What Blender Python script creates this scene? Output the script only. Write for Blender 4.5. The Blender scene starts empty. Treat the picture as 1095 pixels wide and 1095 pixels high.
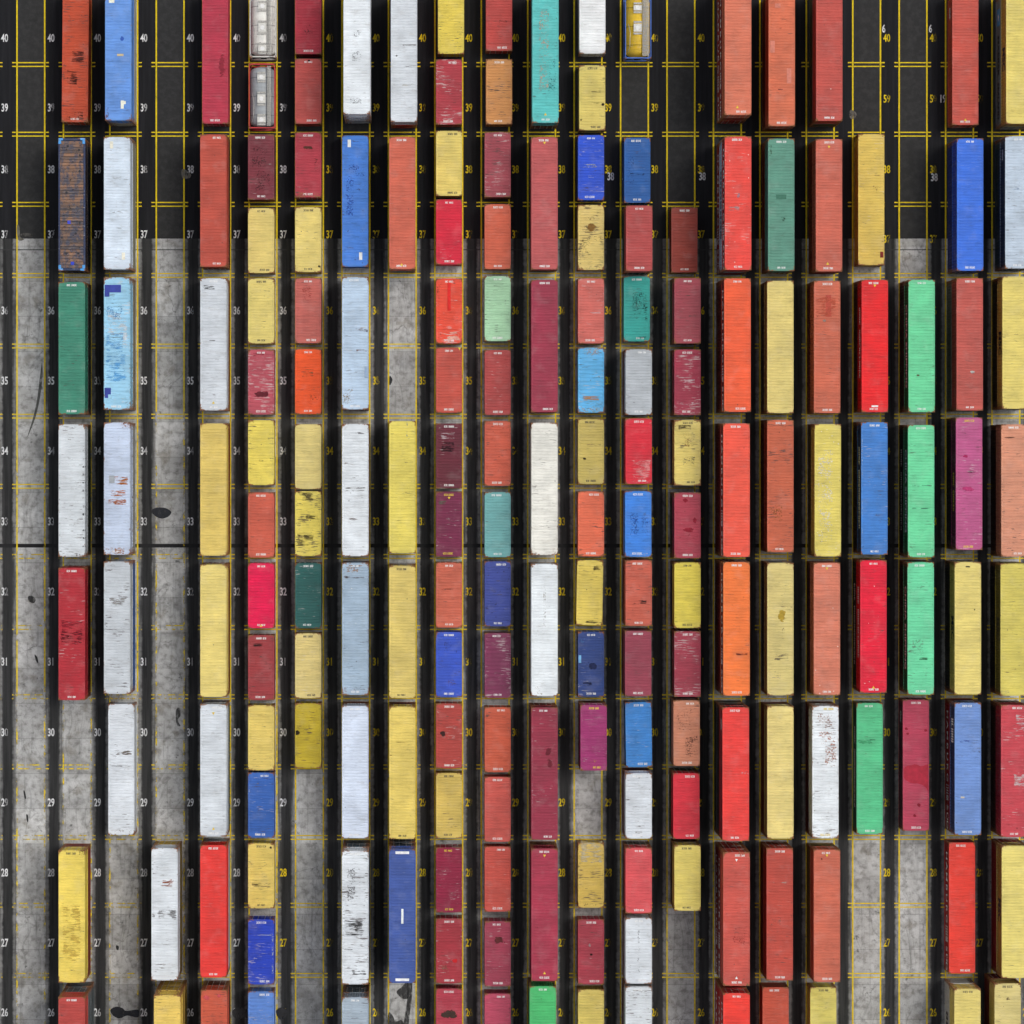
import bpy, bmesh, math, random, re
from mathutils import Vector, Matrix
random.seed(7)
scene = bpy.context.scene
col = scene.collection
PPM = 11.4            # photo pixels per metre on the ground
CAMH = 320.0          # camera height
NX, NY = 450.0, 480.0 # the point straight below the camera

def gx(px, h=0.0): return (px - NX) / PPM * (CAMH - h) / CAMH
def gy(py, h=0.0): return -(py - NY) / PPM * (CAMH - h) / CAMH
def lin(c, k=1.0):
    if max(c) - min(c) < 24 and c[2] >= c[0] and min(c) > 150:      # near-whites: neutral, a touch cool
        m = sum(c) / 3; c = (m - 6, m - .5, m + 2 + .25*(c[2] - m))
    if c[0] > 180 and .78*c[0] < c[1] and c[2] < .62*c[0]:   # the yellows share one warm faded tone
        c = (c[0] - 3, c[1] - 2, c[2] + 4)
    out = []
    for v in c[:3]:
        v = v / 255.0
        v = v / 12.92 if v <= 0.04045 else ((v + 0.055) / 1.055) ** 2.4
        out.append(min(v * k, 0.86))
    return tuple(out)

# ------------------------------------------------------------------ node helpers
def new_mat(name):
    m = bpy.data.materials.new(name); m.use_nodes = True
    nt = m.node_tree; nt.nodes.clear()
    return m, nt
class N:
    def __init__(s, nt): s.nt = nt; s.n = nt.nodes; s.l = nt.links
    def node(s, t, **kw):
        n = s.n.new(t)
        for k, v in kw.items(): setattr(n, k, v)
        return n
    def put(s, sock, v):
        if isinstance(v, bpy.types.NodeSocket): s.l.new(v, sock)
        elif v is not None:
            if sock.type == 'RGBA' and len(v) == 3: v = (*v, 1)
            sock.default_value = v
    def math(s, op, a, b=None, c=None, clamp=False):
        n = s.node('ShaderNodeMath', operation=op, use_clamp=clamp)
        s.put(n.inputs[0], a); s.put(n.inputs[1], b); s.put(n.inputs[2], c)
        return n.outputs[0]
    def vmath(s, op, a, b=None):
        n = s.node('ShaderNodeVectorMath', operation=op)
        s.put(n.inputs[0], a); s.put(n.inputs[1], b)
        return n.outputs[0]
    def mix(s, f, a, b, blend='MIX'):
        n = s.node('ShaderNodeMix', data_type='RGBA', blend_type=blend)
        s.put(n.inputs['Factor'], f); s.put(n.inputs[6], a); s.put(n.inputs[7], b)
        return n.outputs[2]
    def noise(s, vec, scale, detail=3, rough=0.55):
        n = s.node('ShaderNodeTexNoise'); s.put(n.inputs['Vector'], vec)
        n.inputs['Scale'].default_value = scale; n.inputs['Detail'].default_value = detail
        n.inputs['Roughness'].default_value = rough
        return n.outputs[0]
    def ramp(s, v, lo, hi, a=0.0, b=1.0, smooth=True):
        n = s.node('ShaderNodeMapRange'); n.interpolation_type = 'SMOOTHSTEP' if smooth else 'LINEAR'
        s.put(n.inputs['Value'], v); s.put(n.inputs['From Min'], lo); s.put(n.inputs['From Max'], hi)
        s.put(n.inputs['To Min'], a); s.put(n.inputs['To Max'], b)
        return n.outputs[0]
    def attr(s, name):
        n = s.node('ShaderNodeAttribute', attribute_type='OBJECT', attribute_name=name)
        return n.outputs['Fac']
    def sep(s, v):
        n = s.node('ShaderNodeSeparateXYZ'); s.put(n.inputs[0], v); return n.outputs
    def comb(s, x, y, z):
        n = s.node('ShaderNodeCombineXYZ')
        s.put(n.inputs[0], x); s.put(n.inputs[1], y); s.put(n.inputs[2], z); return n.outputs[0]
    def out(s, colour, rough=0.6, spec=0.4, metal=0.0, bump=None, bstr=0.3, bdist=0.02, alpha=None):
        b = s.node('ShaderNodeBsdfPrincipled'); o = s.node('ShaderNodeOutputMaterial')
        s.put(b.inputs['Base Color'], colour); s.put(b.inputs['Roughness'], rough)
        s.put(b.inputs['Metallic'], metal); b.inputs['Specular IOR Level'].default_value = spec
        if alpha is not None: s.put(b.inputs['Alpha'], alpha)
        if bump is not None:
            bn = s.node('ShaderNodeBump'); bn.inputs['Strength'].default_value = bstr
            bn.inputs['Distance'].default_value = bdist
            s.put(bn.inputs['Height'], bump); s.l.new(bn.outputs[0], b.inputs['Normal'])
        s.l.new(b.outputs[0], o.inputs[0])

# painted steel: colour from the object, wear from its custom properties
def steel_paint():
    m, nt = new_mat('painted_steel'); g = N(nt)
    oi = g.node('ShaderNodeObjectInfo')
    tc = g.node('ShaderNodeTexCoord').outputs['Object']
    seed = g.attr('seed')
    p = g.vmath('ADD', tc, g.comb(g.math('MULTIPLY', seed, 13.7), g.math('MULTIPLY', seed, 31.3), g.math('MULTIPLY', seed, 7.1)))
    x, y, z = g.sep(p)
    base = oi.outputs['Color']
    # chalking and fading in broad clouds, plus panel-to-panel change
    f1 = g.noise(p, 0.45, 3); f2 = g.noise(g.comb(g.math('MULTIPLY', x, .5), g.math('MULTIPLY', y, 3.6), z), 1.0, 3)
    v = g.math('ADD', g.ramp(f1, .3, .7, .84, 1.10, False), g.ramp(f2, .3, .7, -.09, .07, False))
    c = g.mix(1.0, base, g.comb(v, v, v), 'MULTIPLY')
    chalk = g.ramp(g.noise(p, 0.8, 3), .5, .75, 0, .07)
    c = g.mix(chalk, c, (.62, .60, .57))
    # deep tone blotches where the chalk has been rubbed or rained off
    spots = g.attr('spots')
    sp = g.ramp(g.noise(p, 2.6, 4, .65), g.math('SUBTRACT', .74, g.math('MULTIPLY', spots, .18)), g.math('SUBTRACT', .80, g.math('MULTIPLY', spots, .18)))
    deep = g.mix(1.0, c, (.5, .42, .42), 'MULTIPLY')
    c = g.mix(g.math('MULTIPLY', sp, g.ramp(spots, 0, .12)), c, deep)
    # rain-pond grime and a fine sprinkle of dirt on every roof
    pond = g.ramp(g.noise(g.comb(g.math('MULTIPLY', x, .9), g.math('MULTIPLY', y, 2.4), z), 1.0, 3, .7), .52, .74, 0, .34)
    c = g.mix(pond, c, g.mix(1.0, c, (.55, .50, .46), 'MULTIPLY'))
    dirt = g.ramp(g.noise(p, 7.5, 3, .7), .62, .72, 0, .45)
    c = g.mix(dirt, c, g.mix(1.0, c, (.50, .42, .38), 'MULTIPLY'))
    # transverse dark scrapes
    dark = g.attr('dark')
    ps = g.comb(g.math('MULTIPLY', x, 1.1), g.math('MULTIPLY', y, 9.0), g.math('MULTIPLY', z, 9.0))
    sc = g.math('MULTIPLY', g.noise(ps, 1.0, 3, .6), g.ramp(g.noise(p, .7, 2), .3, .62, .72, 1.12, False))
    ds = g.ramp(sc, g.math('SUBTRACT', .70, g.math('MULTIPLY', dark, .19)), g.math('SUBTRACT', .77, g.math('MULTIPLY', dark, .19)))
    c = g.mix(g.math('MULTIPLY', ds, g.ramp(dark, 0, .1, 0, .8)), c, (.07, .05, .045))
    # transverse pale scrapes
    pale = g.attr('pale')
    pp = g.vmath('ADD', ps, (17.0, 5.0, 3.0))
    sp2 = g.math('MULTIPLY', g.noise(pp, 1.1, 3, .6), g.ramp(g.noise(g.vmath('ADD', p, (9, 4, 2)), .6, 2), .3, .62, .72, 1.12, False))
    ls = g.ramp(sp2, g.math('SUBTRACT', .70, g.math('MULTIPLY', pale, .2)), g.math('SUBTRACT', .78, g.math('MULTIPLY', pale, .2)))
    c = g.mix(g.math('MULTIPLY', ls, g.ramp(pale, 0, .1, 0, .55)), c, (.62, .58, .56))
    # bird-lime specks
    specks = g.attr('specks')
    vo = g.node('ShaderNodeTexVoronoi'); g.put(vo.inputs['Vector'], p); vo.inputs['Scale'].default_value = 2.4
    wr = g.ramp(vo.outputs['Distance'], .07, .13, 1, 0)
    pick = g.math('GREATER_THAN', specks, g.sep(vo.outputs['Color'])[0])
    c = g.mix(g.math('MULTIPLY', wr, pick), c, (.8, .78, .72))
    # small black pits
    vo2 = g.node('ShaderNodeTexVoronoi'); g.put(vo2.inputs['Vector'], g.vmath('ADD', p, (3, 8, 1))); vo2.inputs['Scale'].default_value = 1.5
    pr = g.ramp(vo2.outputs['Distance'], .05, .10, .85, 0)
    pick2 = g.math('GREATER_THAN', g.math('ADD', g.math('MULTIPLY', dark, .5), .02), g.sep(vo2.outputs['Color'])[1])
    c = g.mix(g.math('MULTIPLY', pr, pick2), c, (.06, .045, .04))
    # rust creeping in from the edges of the box
    rust = g.attr('rust'); half = g.attr('half')
    xo, yo, zo = g.sep(tc)
    ex = g.math('SUBTRACT', 1.219, g.math('ABSOLUTE', xo)); ey = g.math('SUBTRACT', half, g.math('ABSOLUTE', yo))
    e1 = g.ramp(g.math('MINIMUM', ex, ey), 0.0, .22, .13, 0, False)
    corner = g.ramp(g.math('ADD', g.math('MULTIPLY', ex, .8), ey), .15, .80, .26, 0, False)
    rn = g.math('ADD', g.noise(p, 4.2, 4, .7), g.math('ADD', e1, corner))
    thr = g.math('SUBTRACT', .90, g.math('MULTIPLY', rust, .24))
    rs = g.ramp(rn, thr, g.math('ADD', thr, .07))
    rc = g.mix(g.noise(p, 9, 2), (.10, .035, .015), (.36, .15, .05))
    c = g.mix(g.math('MULTIPLY', rs, .9), c, rc)
    rough = g.ramp(f1, .3, .7, .52, .72, False)
    b = g.noise(p, 2.4, 1)
    g.out(c, rough, .35, 0, b, .35, .03)
    return m
PAINT = steel_paint()

def plain(name, c, rough=.6, metal=0, nscale=4, amt=.25, spec=.4):
    m, nt = new_mat(name); g = N(nt)
    p = g.node('ShaderNodeTexCoord').outputs['Object']
    v = g.ramp(g.noise(p, nscale, 4), .3, .7, 1 - amt, 1 + amt, False)
    g.out(g.mix(1, (*c, 1), g.comb(v, v, v), 'MULTIPLY'), rough, spec, metal)
    return m
MARK = plain('code_paint', (.80, .80, .78), .7, 0, 6, .1)
MARKY = plain('code_paint_yellow', (.75, .55, .05), .7, 0, 6, .1)
MARKD = plain('code_paint_dark', (.03, .03, .035), .7, 0, 6, .1)
MARKB = plain('code_paint_blue', (.10, .33, .62), .7, 0, 6, .1)
BARM = plain('galvanised_bar', (.32, .31, .29), .45, .6)
GRATE = plain('grating_steel', (.42, .41, .38), .6, .4, 14, .5)
HATCH = plain('hatch_shell', (.66, .65, .60), .5, 0, 6, .15)

def decal(name, soft):
    m, nt = new_mat(name); g = N(nt)
    oi = g.node('ShaderNodeObjectInfo'); tc = g.node('ShaderNodeTexCoord').outputs['Object']
    pos = g.node('ShaderNodeNewGeometry').outputs['Position']
    if soft == 'rect':
        v = g.ramp(g.noise(pos, 2.5, 3), .3, .7, .8, 1.15, False)
        g.out(g.mix(1, oi.outputs['Color'], g.comb(v, v, v), 'MULTIPLY'), .65, .3); return m
    r = g.node('ShaderNodeVectorMath', operation='LENGTH'); g.l.new(tc, r.inputs[0])
    if soft == 'streak': n = g.noise(g.vmath('MULTIPLY', pos, (1.3, 11, 1)), 1.0, 5, .65)
    else: n = g.noise(g.vmath('MULTIPLY', pos, (1, 1.5, 1)), 2.2 if soft == 'blob' else 7.0, 3, .65)
    if soft == 'blob':
        val = g.math('ADD', g.math('MULTIPLY', g.math('SUBTRACT', n, .5), 1.05), g.math('SUBTRACT', .38, r.outputs['Value']))
        a = g.ramp(val, 0.0, .05, 0, .9)
    else:
        # even cover that thins out only close to the outline
        xx, yy, zz = g.sep(tc)
        ed = g.math('MAXIMUM', g.math('ABSOLUTE', xx), g.math('ABSOLUTE', yy))
        fall = g.math('ADD', g.ramp(ed, .36, .5, 0, .18), g.ramp(g.noise(pos, 1.1, 1), .42, .62, .07, -.03))
        val = g.math('SUBTRACT', g.math('SUBTRACT', n, .46 if soft == 'streak' else .525), fall)
        a = g.ramp(val, 0.0, .07, 0, .76)
    v = g.ramp(g.noise(pos, 4, 3), .3, .7, .75, 1.2, False)
    g.out(g.mix(1, oi.outputs['Color'], g.comb(v, v, v), 'MULTIPLY'), .7, .25, alpha=a)
    return m
DEC = {k: decal('stain_' + k, k) for k in ('rect', 'blob', 'streak', 'speckle')}

# ------------------------------------------------------------------ mesh helpers
def bx(bm, x0, x1, y0, y1, z0, z1):
    vs = [bm.verts.new(p) for p in ((x0,y0,z0),(x1,y0,z0),(x1,y1,z0),(x0,y1,z0),(x0,y0,z1),(x1,y0,z1),(x1,y1,z1),(x0,y1,z1))]
    for f in ((0,3,2,1),(4,5,6,7),(0,1,5,4),(1,2,6,5),(2,3,7,6),(3,0,4,7)): bm.faces.new([vs[i] for i in f])
def quad(bm, pts): return bm.faces.new([bm.verts.new(p) for p in pts])
def cyl(bm, p0, p1, r, n=8):
    p0 = Vector(p0); p1 = Vector(p1); d = (p1 - p0).normalized()
    a = d.orthogonal().normalized(); b = d.cross(a)
    r0 = [bm.verts.new(p0 + r*(math.cos(t)*a + math.sin(t)*b)) for t in [2*math.pi*i/n for i in range(n)]]
    r1 = [bm.verts.new(p1 + r*(math.cos(t)*a + math.sin(t)*b)) for t in [2*math.pi*i/n for i in range(n)]]
    for i in range(n): bm.faces.new((r0[i], r0[(i+1)%n], r1[(i+1)%n], r1[i]))
    bm.faces.new(r0[::-1]); bm.faces.new(r1)
def mesh(bm, name):
    bmesh.ops.recalc_face_normals(bm, faces=bm.faces)
    me = bpy.data.meshes.new(name); bm.to_mesh(me); bm.free(); return me
def profile(a0, a1, period, depth, t=(.32, .14, .40, .14)):
    """trapezoid wave: list of (position, inset)"""
    n = max(1, round((a1 - a0) / period)); w = (a1 - a0) / n; out = []
    for i in range(n):
        s = a0 + i * w
        out += [(s, 0), (s + t[0]*w, 0), (s + (t[0]+t[1])*w, depth), (s + (t[0]+t[1]+t[2])*w, depth)]
    out.append((a1, 0)); return out

W = 2.438
def roof_mesh(L, H, wide=False):
    bm = bmesh.new(); hl = L/2; e = .42; zt = H - .012
    xs = W/2 - .065
    # end plates
    for s in (-1, 1):
        bx(bm, -xs, xs, min(s*(hl-.11), s*(hl-e)), max(s*(hl-.11), s*(hl-e)), zt-.05, zt)
    per = .36 if wide else .262
    prof = profile(-hl+e, hl-e, per, .030 if not wide else .042, (.50, .12, .26, .12) if not wide else (.34,.14,.38,.14))
    prev = None
    for a, d in prof:
        r = [bm.verts.new((-xs, a, zt-.002)), bm.verts.new((-xs+.05, a, zt-.002)), bm.verts.new((-xs+.10, a, zt-.002-d)),
             bm.verts.new((xs-.10, a, zt-.002-d)), bm.verts.new((xs-.05, a, zt-.002)), bm.verts.new((xs, a, zt-.002))]
        if prev:
            for i in range(5): bm.faces.new((prev[i], prev[i+1], r[i+1], r[i]))
        prev = r
    return mesh(bm, 'roof')
def side_mesh(L, H):
    bm = bmesh.new(); hl = L/2
    prev = None
    for a, d in profile(-hl+.17, hl-.17, .278, .036, (.30,.2,.30,.2)):
        r = [bm.verts.new((W/2-.012-d, a, .16)), bm.verts.new((W/2-.012-d, a, H-.09))]
        if prev: bm.faces.new((prev[0], r[0], r[1], prev[1]))
        prev = r
    return mesh(bm, 'side_wall')
def end_mesh(L, H):
    bm = bmesh.new(); hl = L/2; prev = None
    for a, d in profile(-W/2+.17, W/2-.17, .235, .045, (.30,.2,.30,.2)):
        r = [bm.verts.new((a, hl-.02-d, .16)), bm.verts.new((a, hl-.02-d, H-.12))]
        if prev: bm.faces.new((prev[0], r[0], r[1], prev[1]))
        prev = r
    return mesh(bm, 'end_wall')
def frame_mesh(L, H):
    bm = bmesh.new(); hl = L/2; w = W/2
    for sx in (-1, 1):
        for sy in (-1, 1):
            x = sorted((sx*w, sx*(w-.16))); y = sorted((sy*hl, sy*(hl-.16)))
            bx(bm, x[0]+.003, x[1]-.003, y[0]+.003, y[1]-.003, .118, H-.118)
        x = sorted((sx*(w-.004), sx*(w-.066)))
        bx(bm, x[0], x[1], -hl+.178, hl-.178, H-.10, H-.004)     # top rail
        x = sorted((sx*(w-.004), sx*(w-.06)))
        bx(bm, x[0], x[1], -hl+.178, hl-.178, .03, .19)          # bottom rail
    for sy in (-1, 1):
        y = sorted((sy*(hl-.004), sy*(hl-.108)))
        bx(bm, -w+.165, w-.165, y[0], y[1], H-.13, H-.006)
        bx(bm, -w+.165, w-.165, y[0], y[1], .02, .17)
    bx(bm, -w+.07, w-.07, -hl+.12, hl-.12, .10, .15)             # floor
    return mesh(bm, 'frame')
def door_mesh(L, H, s):
    bm = bmesh.new(); hl = L/2; w = W/2
    x0, x1 = sorted((s*.008, s*(w-.165)))
    prev = None
    for a, d in profile(.18, H-.14, .45, .03, (.5,.1,.3,.1)):
        r = [bm.verts.new((x0, -hl+.035+d, a)), bm.verts.new((x1, -hl+.035+d, a))]
        if prev: bm.faces.new((prev[0], prev[1], r[1], r[0]))
        prev = r
    bx(bm, x0, x1, -hl+.067, -hl+.10, .18, H-.14)
    for xx in (x0, x1-.05): bx(bm, xx, xx+.05, -hl+.022, -hl+.066, .18, H-.14)
    return mesh(bm, 'door')
def bar_mesh(L, H, x):
    bm = bmesh.new(); hl = L/2
    cyl(bm, (x, -hl+.0, .14), (x, -hl+.0, H-.14), .019, 8)
    for z in (.35, 1.25, H-.4): bx(bm, x-.045, x+.045, -hl-.01, -hl+.025, z, z+.05)
    bx(bm, x-.02, x+.36 if x < 0 else x+.02, -hl-.035, -hl-.02, 1.05, 1.08)
    return mesh(bm, 'locking_bar')
def casting_mesh(L, H, sx, sy, top):
    bm = bmesh.new(); hl = L/2; w = W/2
    x = sorted((sx*(w+.004), sx*(w-.162))); y = sorted((sy*(hl+.004), sy*(hl-.178)))
    z = (H-.118, H+.004) if top else (0, .118)
    bx(bm, x[0], x[1], y[0], y[1], z[0], z[1])
    bm.faces.ensure_lookup_table()
    for f in list(bm.faces):
        n = f.calc_center_median() - Vector(((x[0]+x[1])/2, (y[0]+y[1])/2, (z[0]+z[1])/2))
        n.normalize()
        if (top and n.z > .9) or n.x*sx > .9 or n.y*sy > .9:
            bmesh.ops.inset_individual(bm, faces=[f], thickness=.034, depth=0)
            bmesh.ops.translate(bm, verts=f.verts, vec=-n*.035)
    return mesh(bm, 'corner_casting')
def code_mesh(seed, n, w, h, gap=True):
    """a row of small stencilled glyph marks, centred, in the xy plane"""
    rr = random.Random(seed); bm = bmesh.new(); cw = w / n
    for i in range(n):
        if gap and i in (4,): continue
        x = -w/2 + i*cw; t = cw*.30; k = rr.randrange(5)
        x1 = x + cw*.80
        segs = [(x, x+t, -h/2, h/2)]
        if k in (0, 1, 3): segs.append((x1-t, x1, -h/2, h/2))
        if k in (0, 2, 4): segs.append((x+t, x1 if k != 0 else x1-t, h/2-t, h/2))
        if k in (1, 2, 3): segs.append((x+t, x1 if k == 2 else x1-t, -t/2, t/2))
        if k in (2, 4): segs.append((x+t, x1, -h/2, -h/2+t))
        for a, b, c, d in segs: quad(bm, ((a,c,0),(b,c,0),(b,d,0),(a,d,0)))
    return mesh(bm, 'code')
CODES = [code_mesh(i, 11, .92, .19) for i in range(4)] + [code_mesh(9+i, 8, .74, .17) for i in range(3)]
def tri_mesh():
    bm = bmesh.new(); bm.faces.new([bm.verts.new(p) for p in ((-.13,-.11,0),(.13,-.11,0),(0,.13,0))]); return mesh(bm, 'warning_triangle')
TRI = tri_mesh()
_textcache = {}
def text_mesh(s, size=1.0, off=0.02, sx=1.0):
    k = (s, size, off, sx)
    if k in _textcache: return _textcache[k]
    cu = bpy.data.curves.new('text', 'FONT'); cu.body = s; cu.size = size; cu.offset = off
    cu.align_x = 'CENTER'; cu.align_y = 'CENTER'; cu.resolution_u = 3
    o = bpy.data.objects.new('text', cu); col.objects.link(o)
    bpy.context.view_layer.update()
    dg = bpy.context.evaluated_depsgraph_get()
    me = bpy.data.meshes.new_from_object(o.evaluated_get(dg))
    me.transform(Matrix.Diagonal((sx, 1, 1, 1)))
    bpy.data.objects.remove(o); _textcache[k] = me
    return me

# ------------------------------------------------------------------ object helpers
def ob(name, data, parent=None, mat=None, colour=None, props=None, loc=None, rot=None):
    o = bpy.data.objects.new(name, data); col.objects.link(o)
    if mat is not None and data is not None and not len(data.materials): data.materials.append(mat)
    if mat is not None and data is not None and data.materials[0] != mat:
        o.material_slots[0].link = 'OBJECT'; o.material_slots[0].material = mat
    if parent is not None: o.parent = parent
    if colour is not None: o.color = (*colour, 1)
    if props:
        for k, v in props.items(): o[k] = v
    if loc is not None: o.location = loc
    if rot is not None: o.rotation_euler = rot
    return o

PROTO = {}
def proto(kind):
    if kind in PROTO: return PROTO[kind]
    L, H = {'s': (6.058, 2.591), 'l': (12.192, 2.591), 'h': (12.192, 2.896)}[kind]
    sm = side_mesh(L, H); bm = bmesh.new(); bm.from_mesh(sm)
    bmesh.ops.scale(bm, vec=(-1, 1, 1), verts=bm.verts); sm2 = mesh(bm, 'side_wall')
    d = dict(L=L, H=H, roof=roof_mesh(L, H), roofw=roof_mesh(L, H, True), side=(sm2, sm), end=end_mesh(L, H), frame=frame_mesh(L, H),
             door={s: door_mesh(L, H, s) for s in (-1, 1)}, bar={x: bar_mesh(L, H, x) for x in (-.82, -.32, .32, .82)},
             cast=[casting_mesh(L, H, a, b, t) for a in (-1, 1) for b in (-1, 1) for t in (False, True)])
    for k, v in d.items():
        for me in (v if isinstance(v, (list, tuple)) else v.values() if isinstance(v, dict) else [v]):
            if isinstance(me, bpy.types.Mesh): me.materials.append(PAINT)
    for b in d['bar'].values(): b.materials.clear(); b.materials.append(BARM)
    PROTO[kind] = d; return d

unit_bm = bmesh.new(); quad(unit_bm, ((-.5,-.5,0),(.5,-.5,0),(.5,.5,0),(-.5,.5,0))); UNIT = mesh(unit_bm, 'patch'); UNIT.materials.append(DEC['rect'])

GAIN = 0.96
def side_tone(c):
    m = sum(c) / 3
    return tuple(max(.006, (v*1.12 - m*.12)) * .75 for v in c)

def lettering(root, side, H, L, spec, flip):
    """lettering on one long wall; side=+1/-1 in local x; reads correctly from outside"""
    if spec is None: return
    x = side * (W/2 + .002)
    def put(name, me, mat, along, z=None, label=None):
        # text x axis runs along the wall, text y is up
        o = ob(name, me, root, mat)
        o.rotation_euler = (math.pi/2, 0, math.pi/2 if side > 0 else -math.pi/2)
        o.location = (x, side*along, H*.52 if z is None else z)
        return o
    if spec == 'HS':
        for i, ch in enumerate('HAMBURG'): put('lettering', text_mesh(ch, 1.15, .02), MARK, -4.7 + i*.98)
        put('emblem', code_mesh(5, 6, 1.5, 1.2, False), MARK, 2.6)
        for i, ch in enumerate('S\u00dcD'): put('lettering', text_mesh(ch, 1.15, .02), MARK, 4.0 + i*.8)
    elif spec == 'CS': put('lettering', text_mesh('CHINA SHIPPING', 1.15, .02, .88), MARK, 0)
    elif spec == 'MS':
        put('emblem', text_mesh('\u2605', 1.0, 0), MARK, -4.2)
        bm = bmesh.new(); bx(bm, -.8, .8, -.8, .8, -.004, 0); put('emblem_panel', mesh(bm, 'emblem'), MARKB, -4.2).location.x = side*(W/2-.003)
        put('lettering', text_mesh('MAERSK', 1.1, .03, .95), MARKD, -.6)
        put('lettering', text_mesh('SEALAND', 1.0, .03, .8), MARKD, 3.6)
    elif spec == 'MSC': put('lettering', text_mesh('MSC', 1.9, .05, .6), MARKD, 0)
    elif spec == 'tw': put('marking', code_mesh(21, 16, 6.6, .8), MARK, -.3)
    elif spec == 'tf': put('marking', code_mesh(22, 18, 7.6, .6), MARK, 0)
    elif spec == 'ty': put('marking', code_mesh(23, 11, 3.6, .6), MARKY, .8)
    elif spec == 'tb': put('marking', code_mesh(24, 5, 2.3, 1.2, False), MARK, -3.4)
    elif spec == 'td': put('marking', code_mesh(25, 7, 6.4, .9, False), MARKD, 0)
    elif spec == 'ts': put('marking', code_mesh(26, 4, 1.1, .5, False), MARK, -4.4)

def container(kind, x, y, z, rotz, colour, label, group, wear, top=True, codes='ww', wide=False, west=None, decals=(), castings=True, roofcol=None, sidecol=None):
    P = proto(kind); L, H = P['L'], P['H']
    root = ob('shipping_container', None); root.empty_display_size = .5
    root.location = (x, y, z)
    flip = random.random() < .5
    root.rotation_euler.z = math.radians(rotz) + (math.pi if flip else 0)
    fs = -1 if flip else 1
    root['label'] = label; root['category'] = 'container'; root['group'] = group
    w = dict(dark=.07, pale=.03, spots=.12, specks=0.0, rust=.25); w.update(wear)
    w['rust'] = w['rust']*.8 + .22; w['dark'] = max(0.0, w['dark']*1.1 - .02)
    w['seed'] = random.random()*40; w['half'] = L/2
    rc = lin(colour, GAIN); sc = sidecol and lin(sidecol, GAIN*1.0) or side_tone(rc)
    ob('roof', P['roofw' if wide else 'roof'], root, None, rc, w)
    w2 = dict(w); w2['dark'] = w['dark']*.5; w2['specks'] = 0.0
    fc = tuple(a*.8 + b*.1 for a, b in zip(rc, (.12, .05, .03)))
    w3 = dict(w2); w3['rust'] = w['rust'] + .25
    ob('frame', P['frame'], root, None, tuple(a*.9 for a in rc), w3)
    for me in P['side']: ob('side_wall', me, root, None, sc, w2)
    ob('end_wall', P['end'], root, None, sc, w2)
    for s in (-1, 1):
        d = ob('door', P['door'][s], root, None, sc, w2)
        for bxp in ((-.82, -.32) if s < 0 else (.32, .82)): ob('locking_bar', P['bar'][bxp], d)
    cc = tuple(a*.28 + b*.72 for a, b in zip(rc, (.085, .04, .025)))
    w4 = dict(w3); w4['rust'] = min(1.0, w['rust'] + .5)
    for me in P['cast']: ob('corner_casting', me, root, None, cc, w4)
    lettering(root, (1 if flip else -1), H, L, west, flip)
    if top:
        zr = H + .001
        for end, ch in ((1, codes[0]), (-1, codes[1])):
            if ch in 'wyd':
                offx = random.choice((0, 0, 0, .3, -.1))
                o = ob('roof_code', random.choice(CODES), root, {'w': MARK, 'y': MARKY, 'd': MARKD}[ch])
                o.location = (fs*offx, fs*end*(L/2-.30), zr-.008)
                if ch == 'y':
                    for sx in (-.85, .85):
                        pass
            elif ch == 'B':   # broad white plate
                o = ob('roof_plate', UNIT, root, DEC['rect'], (.82, .82, .82)); o.scale = (1.25, .24, 1)
                o.location = (0, fs*end*(L/2-.30), zr-.008)
        for dd in decals:
            u, v, ww, hh, dc, dk = dd[:6]
            # u: -1..1 across (photo left to right), v: 0..1 down the photo
            if dk == 'poly':
                bmp = bmesh.new(); vs_ = [bmp.verts.new((fs*pu*W/2, fs*(0.5-pv)*L, 0)) for pu, pv in dd[0]]
                bmp.faces.new(vs_); bmesh.ops.triangulate(bmp, faces=bmp.faces)
                o = ob('stain', mesh(bmp, 'stain'), root, DEC['rect'], lin(dc, GAIN)); o.location = (0, 0, zr-.0065); continue
            X = u * W/2; Y = (0.5 - v) * L
            if dk == 'tri':
                o = ob('warning_triangle', TRI, root, MARKY if dc == 'y' else MARK)
                o.location = (fs*X, fs*Y, zr-.004); o.rotation_euler.z = (math.pi if v < .5 else 0) + (math.pi if flip else 0)
                continue
            nm = 'repair_patch' if dk == 'rect' else 'stain'
            o = ob(nm, UNIT, root, DEC[dk], lin(dc, GAIN))
            o.location = (fs*X, fs*Y, zr-.006 + .0008*random.random()); o.scale = (ww, hh, 1)
            if dk == 'rect' and len(dd) > 6: o.name = dd[6]
    return root

# ------------------------------------------------------------------ light, world, camera
scene.world = bpy.data.worlds.new('World'); scene.world.use_nodes = True
wn = scene.world.node_tree; wn.nodes.clear()
sky = wn.nodes.new('ShaderNodeTexSky'); sky.sky_type = 'NISHITA'; sky.sun_disc = False
SUN_EL, SUN_AZ = math.radians(60), math.radians(66)   # azimuth clockwise from north (+Y)
sky.sun_elevation = SUN_EL; sky.sun_rotation = SUN_AZ
sky.air_density = 1.0; sky.dust_density = 3.0; sky.ozone_density = 1.0
bgn = wn.nodes.new('ShaderNodeBackground'); bgn.inputs[1].default_value = 0.138
wo = wn.nodes.new('ShaderNodeOutputWorld')
hs = wn.nodes.new('ShaderNodeHueSaturation'); hs.inputs['Saturation'].default_value = .28   # thin cloud greys the sky
wn.links.new(sky.outputs[0], hs.inputs['Color']); wn.links.new(hs.outputs[0], bgn.inputs[0]); wn.links.new(bgn.outputs[0], wo.inputs[0])
sl = bpy.data.lights.new('sun', 'SUN'); sl.energy = 1.15; sl.angle = math.radians(24); sl.color = (1, .96, .9)
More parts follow.
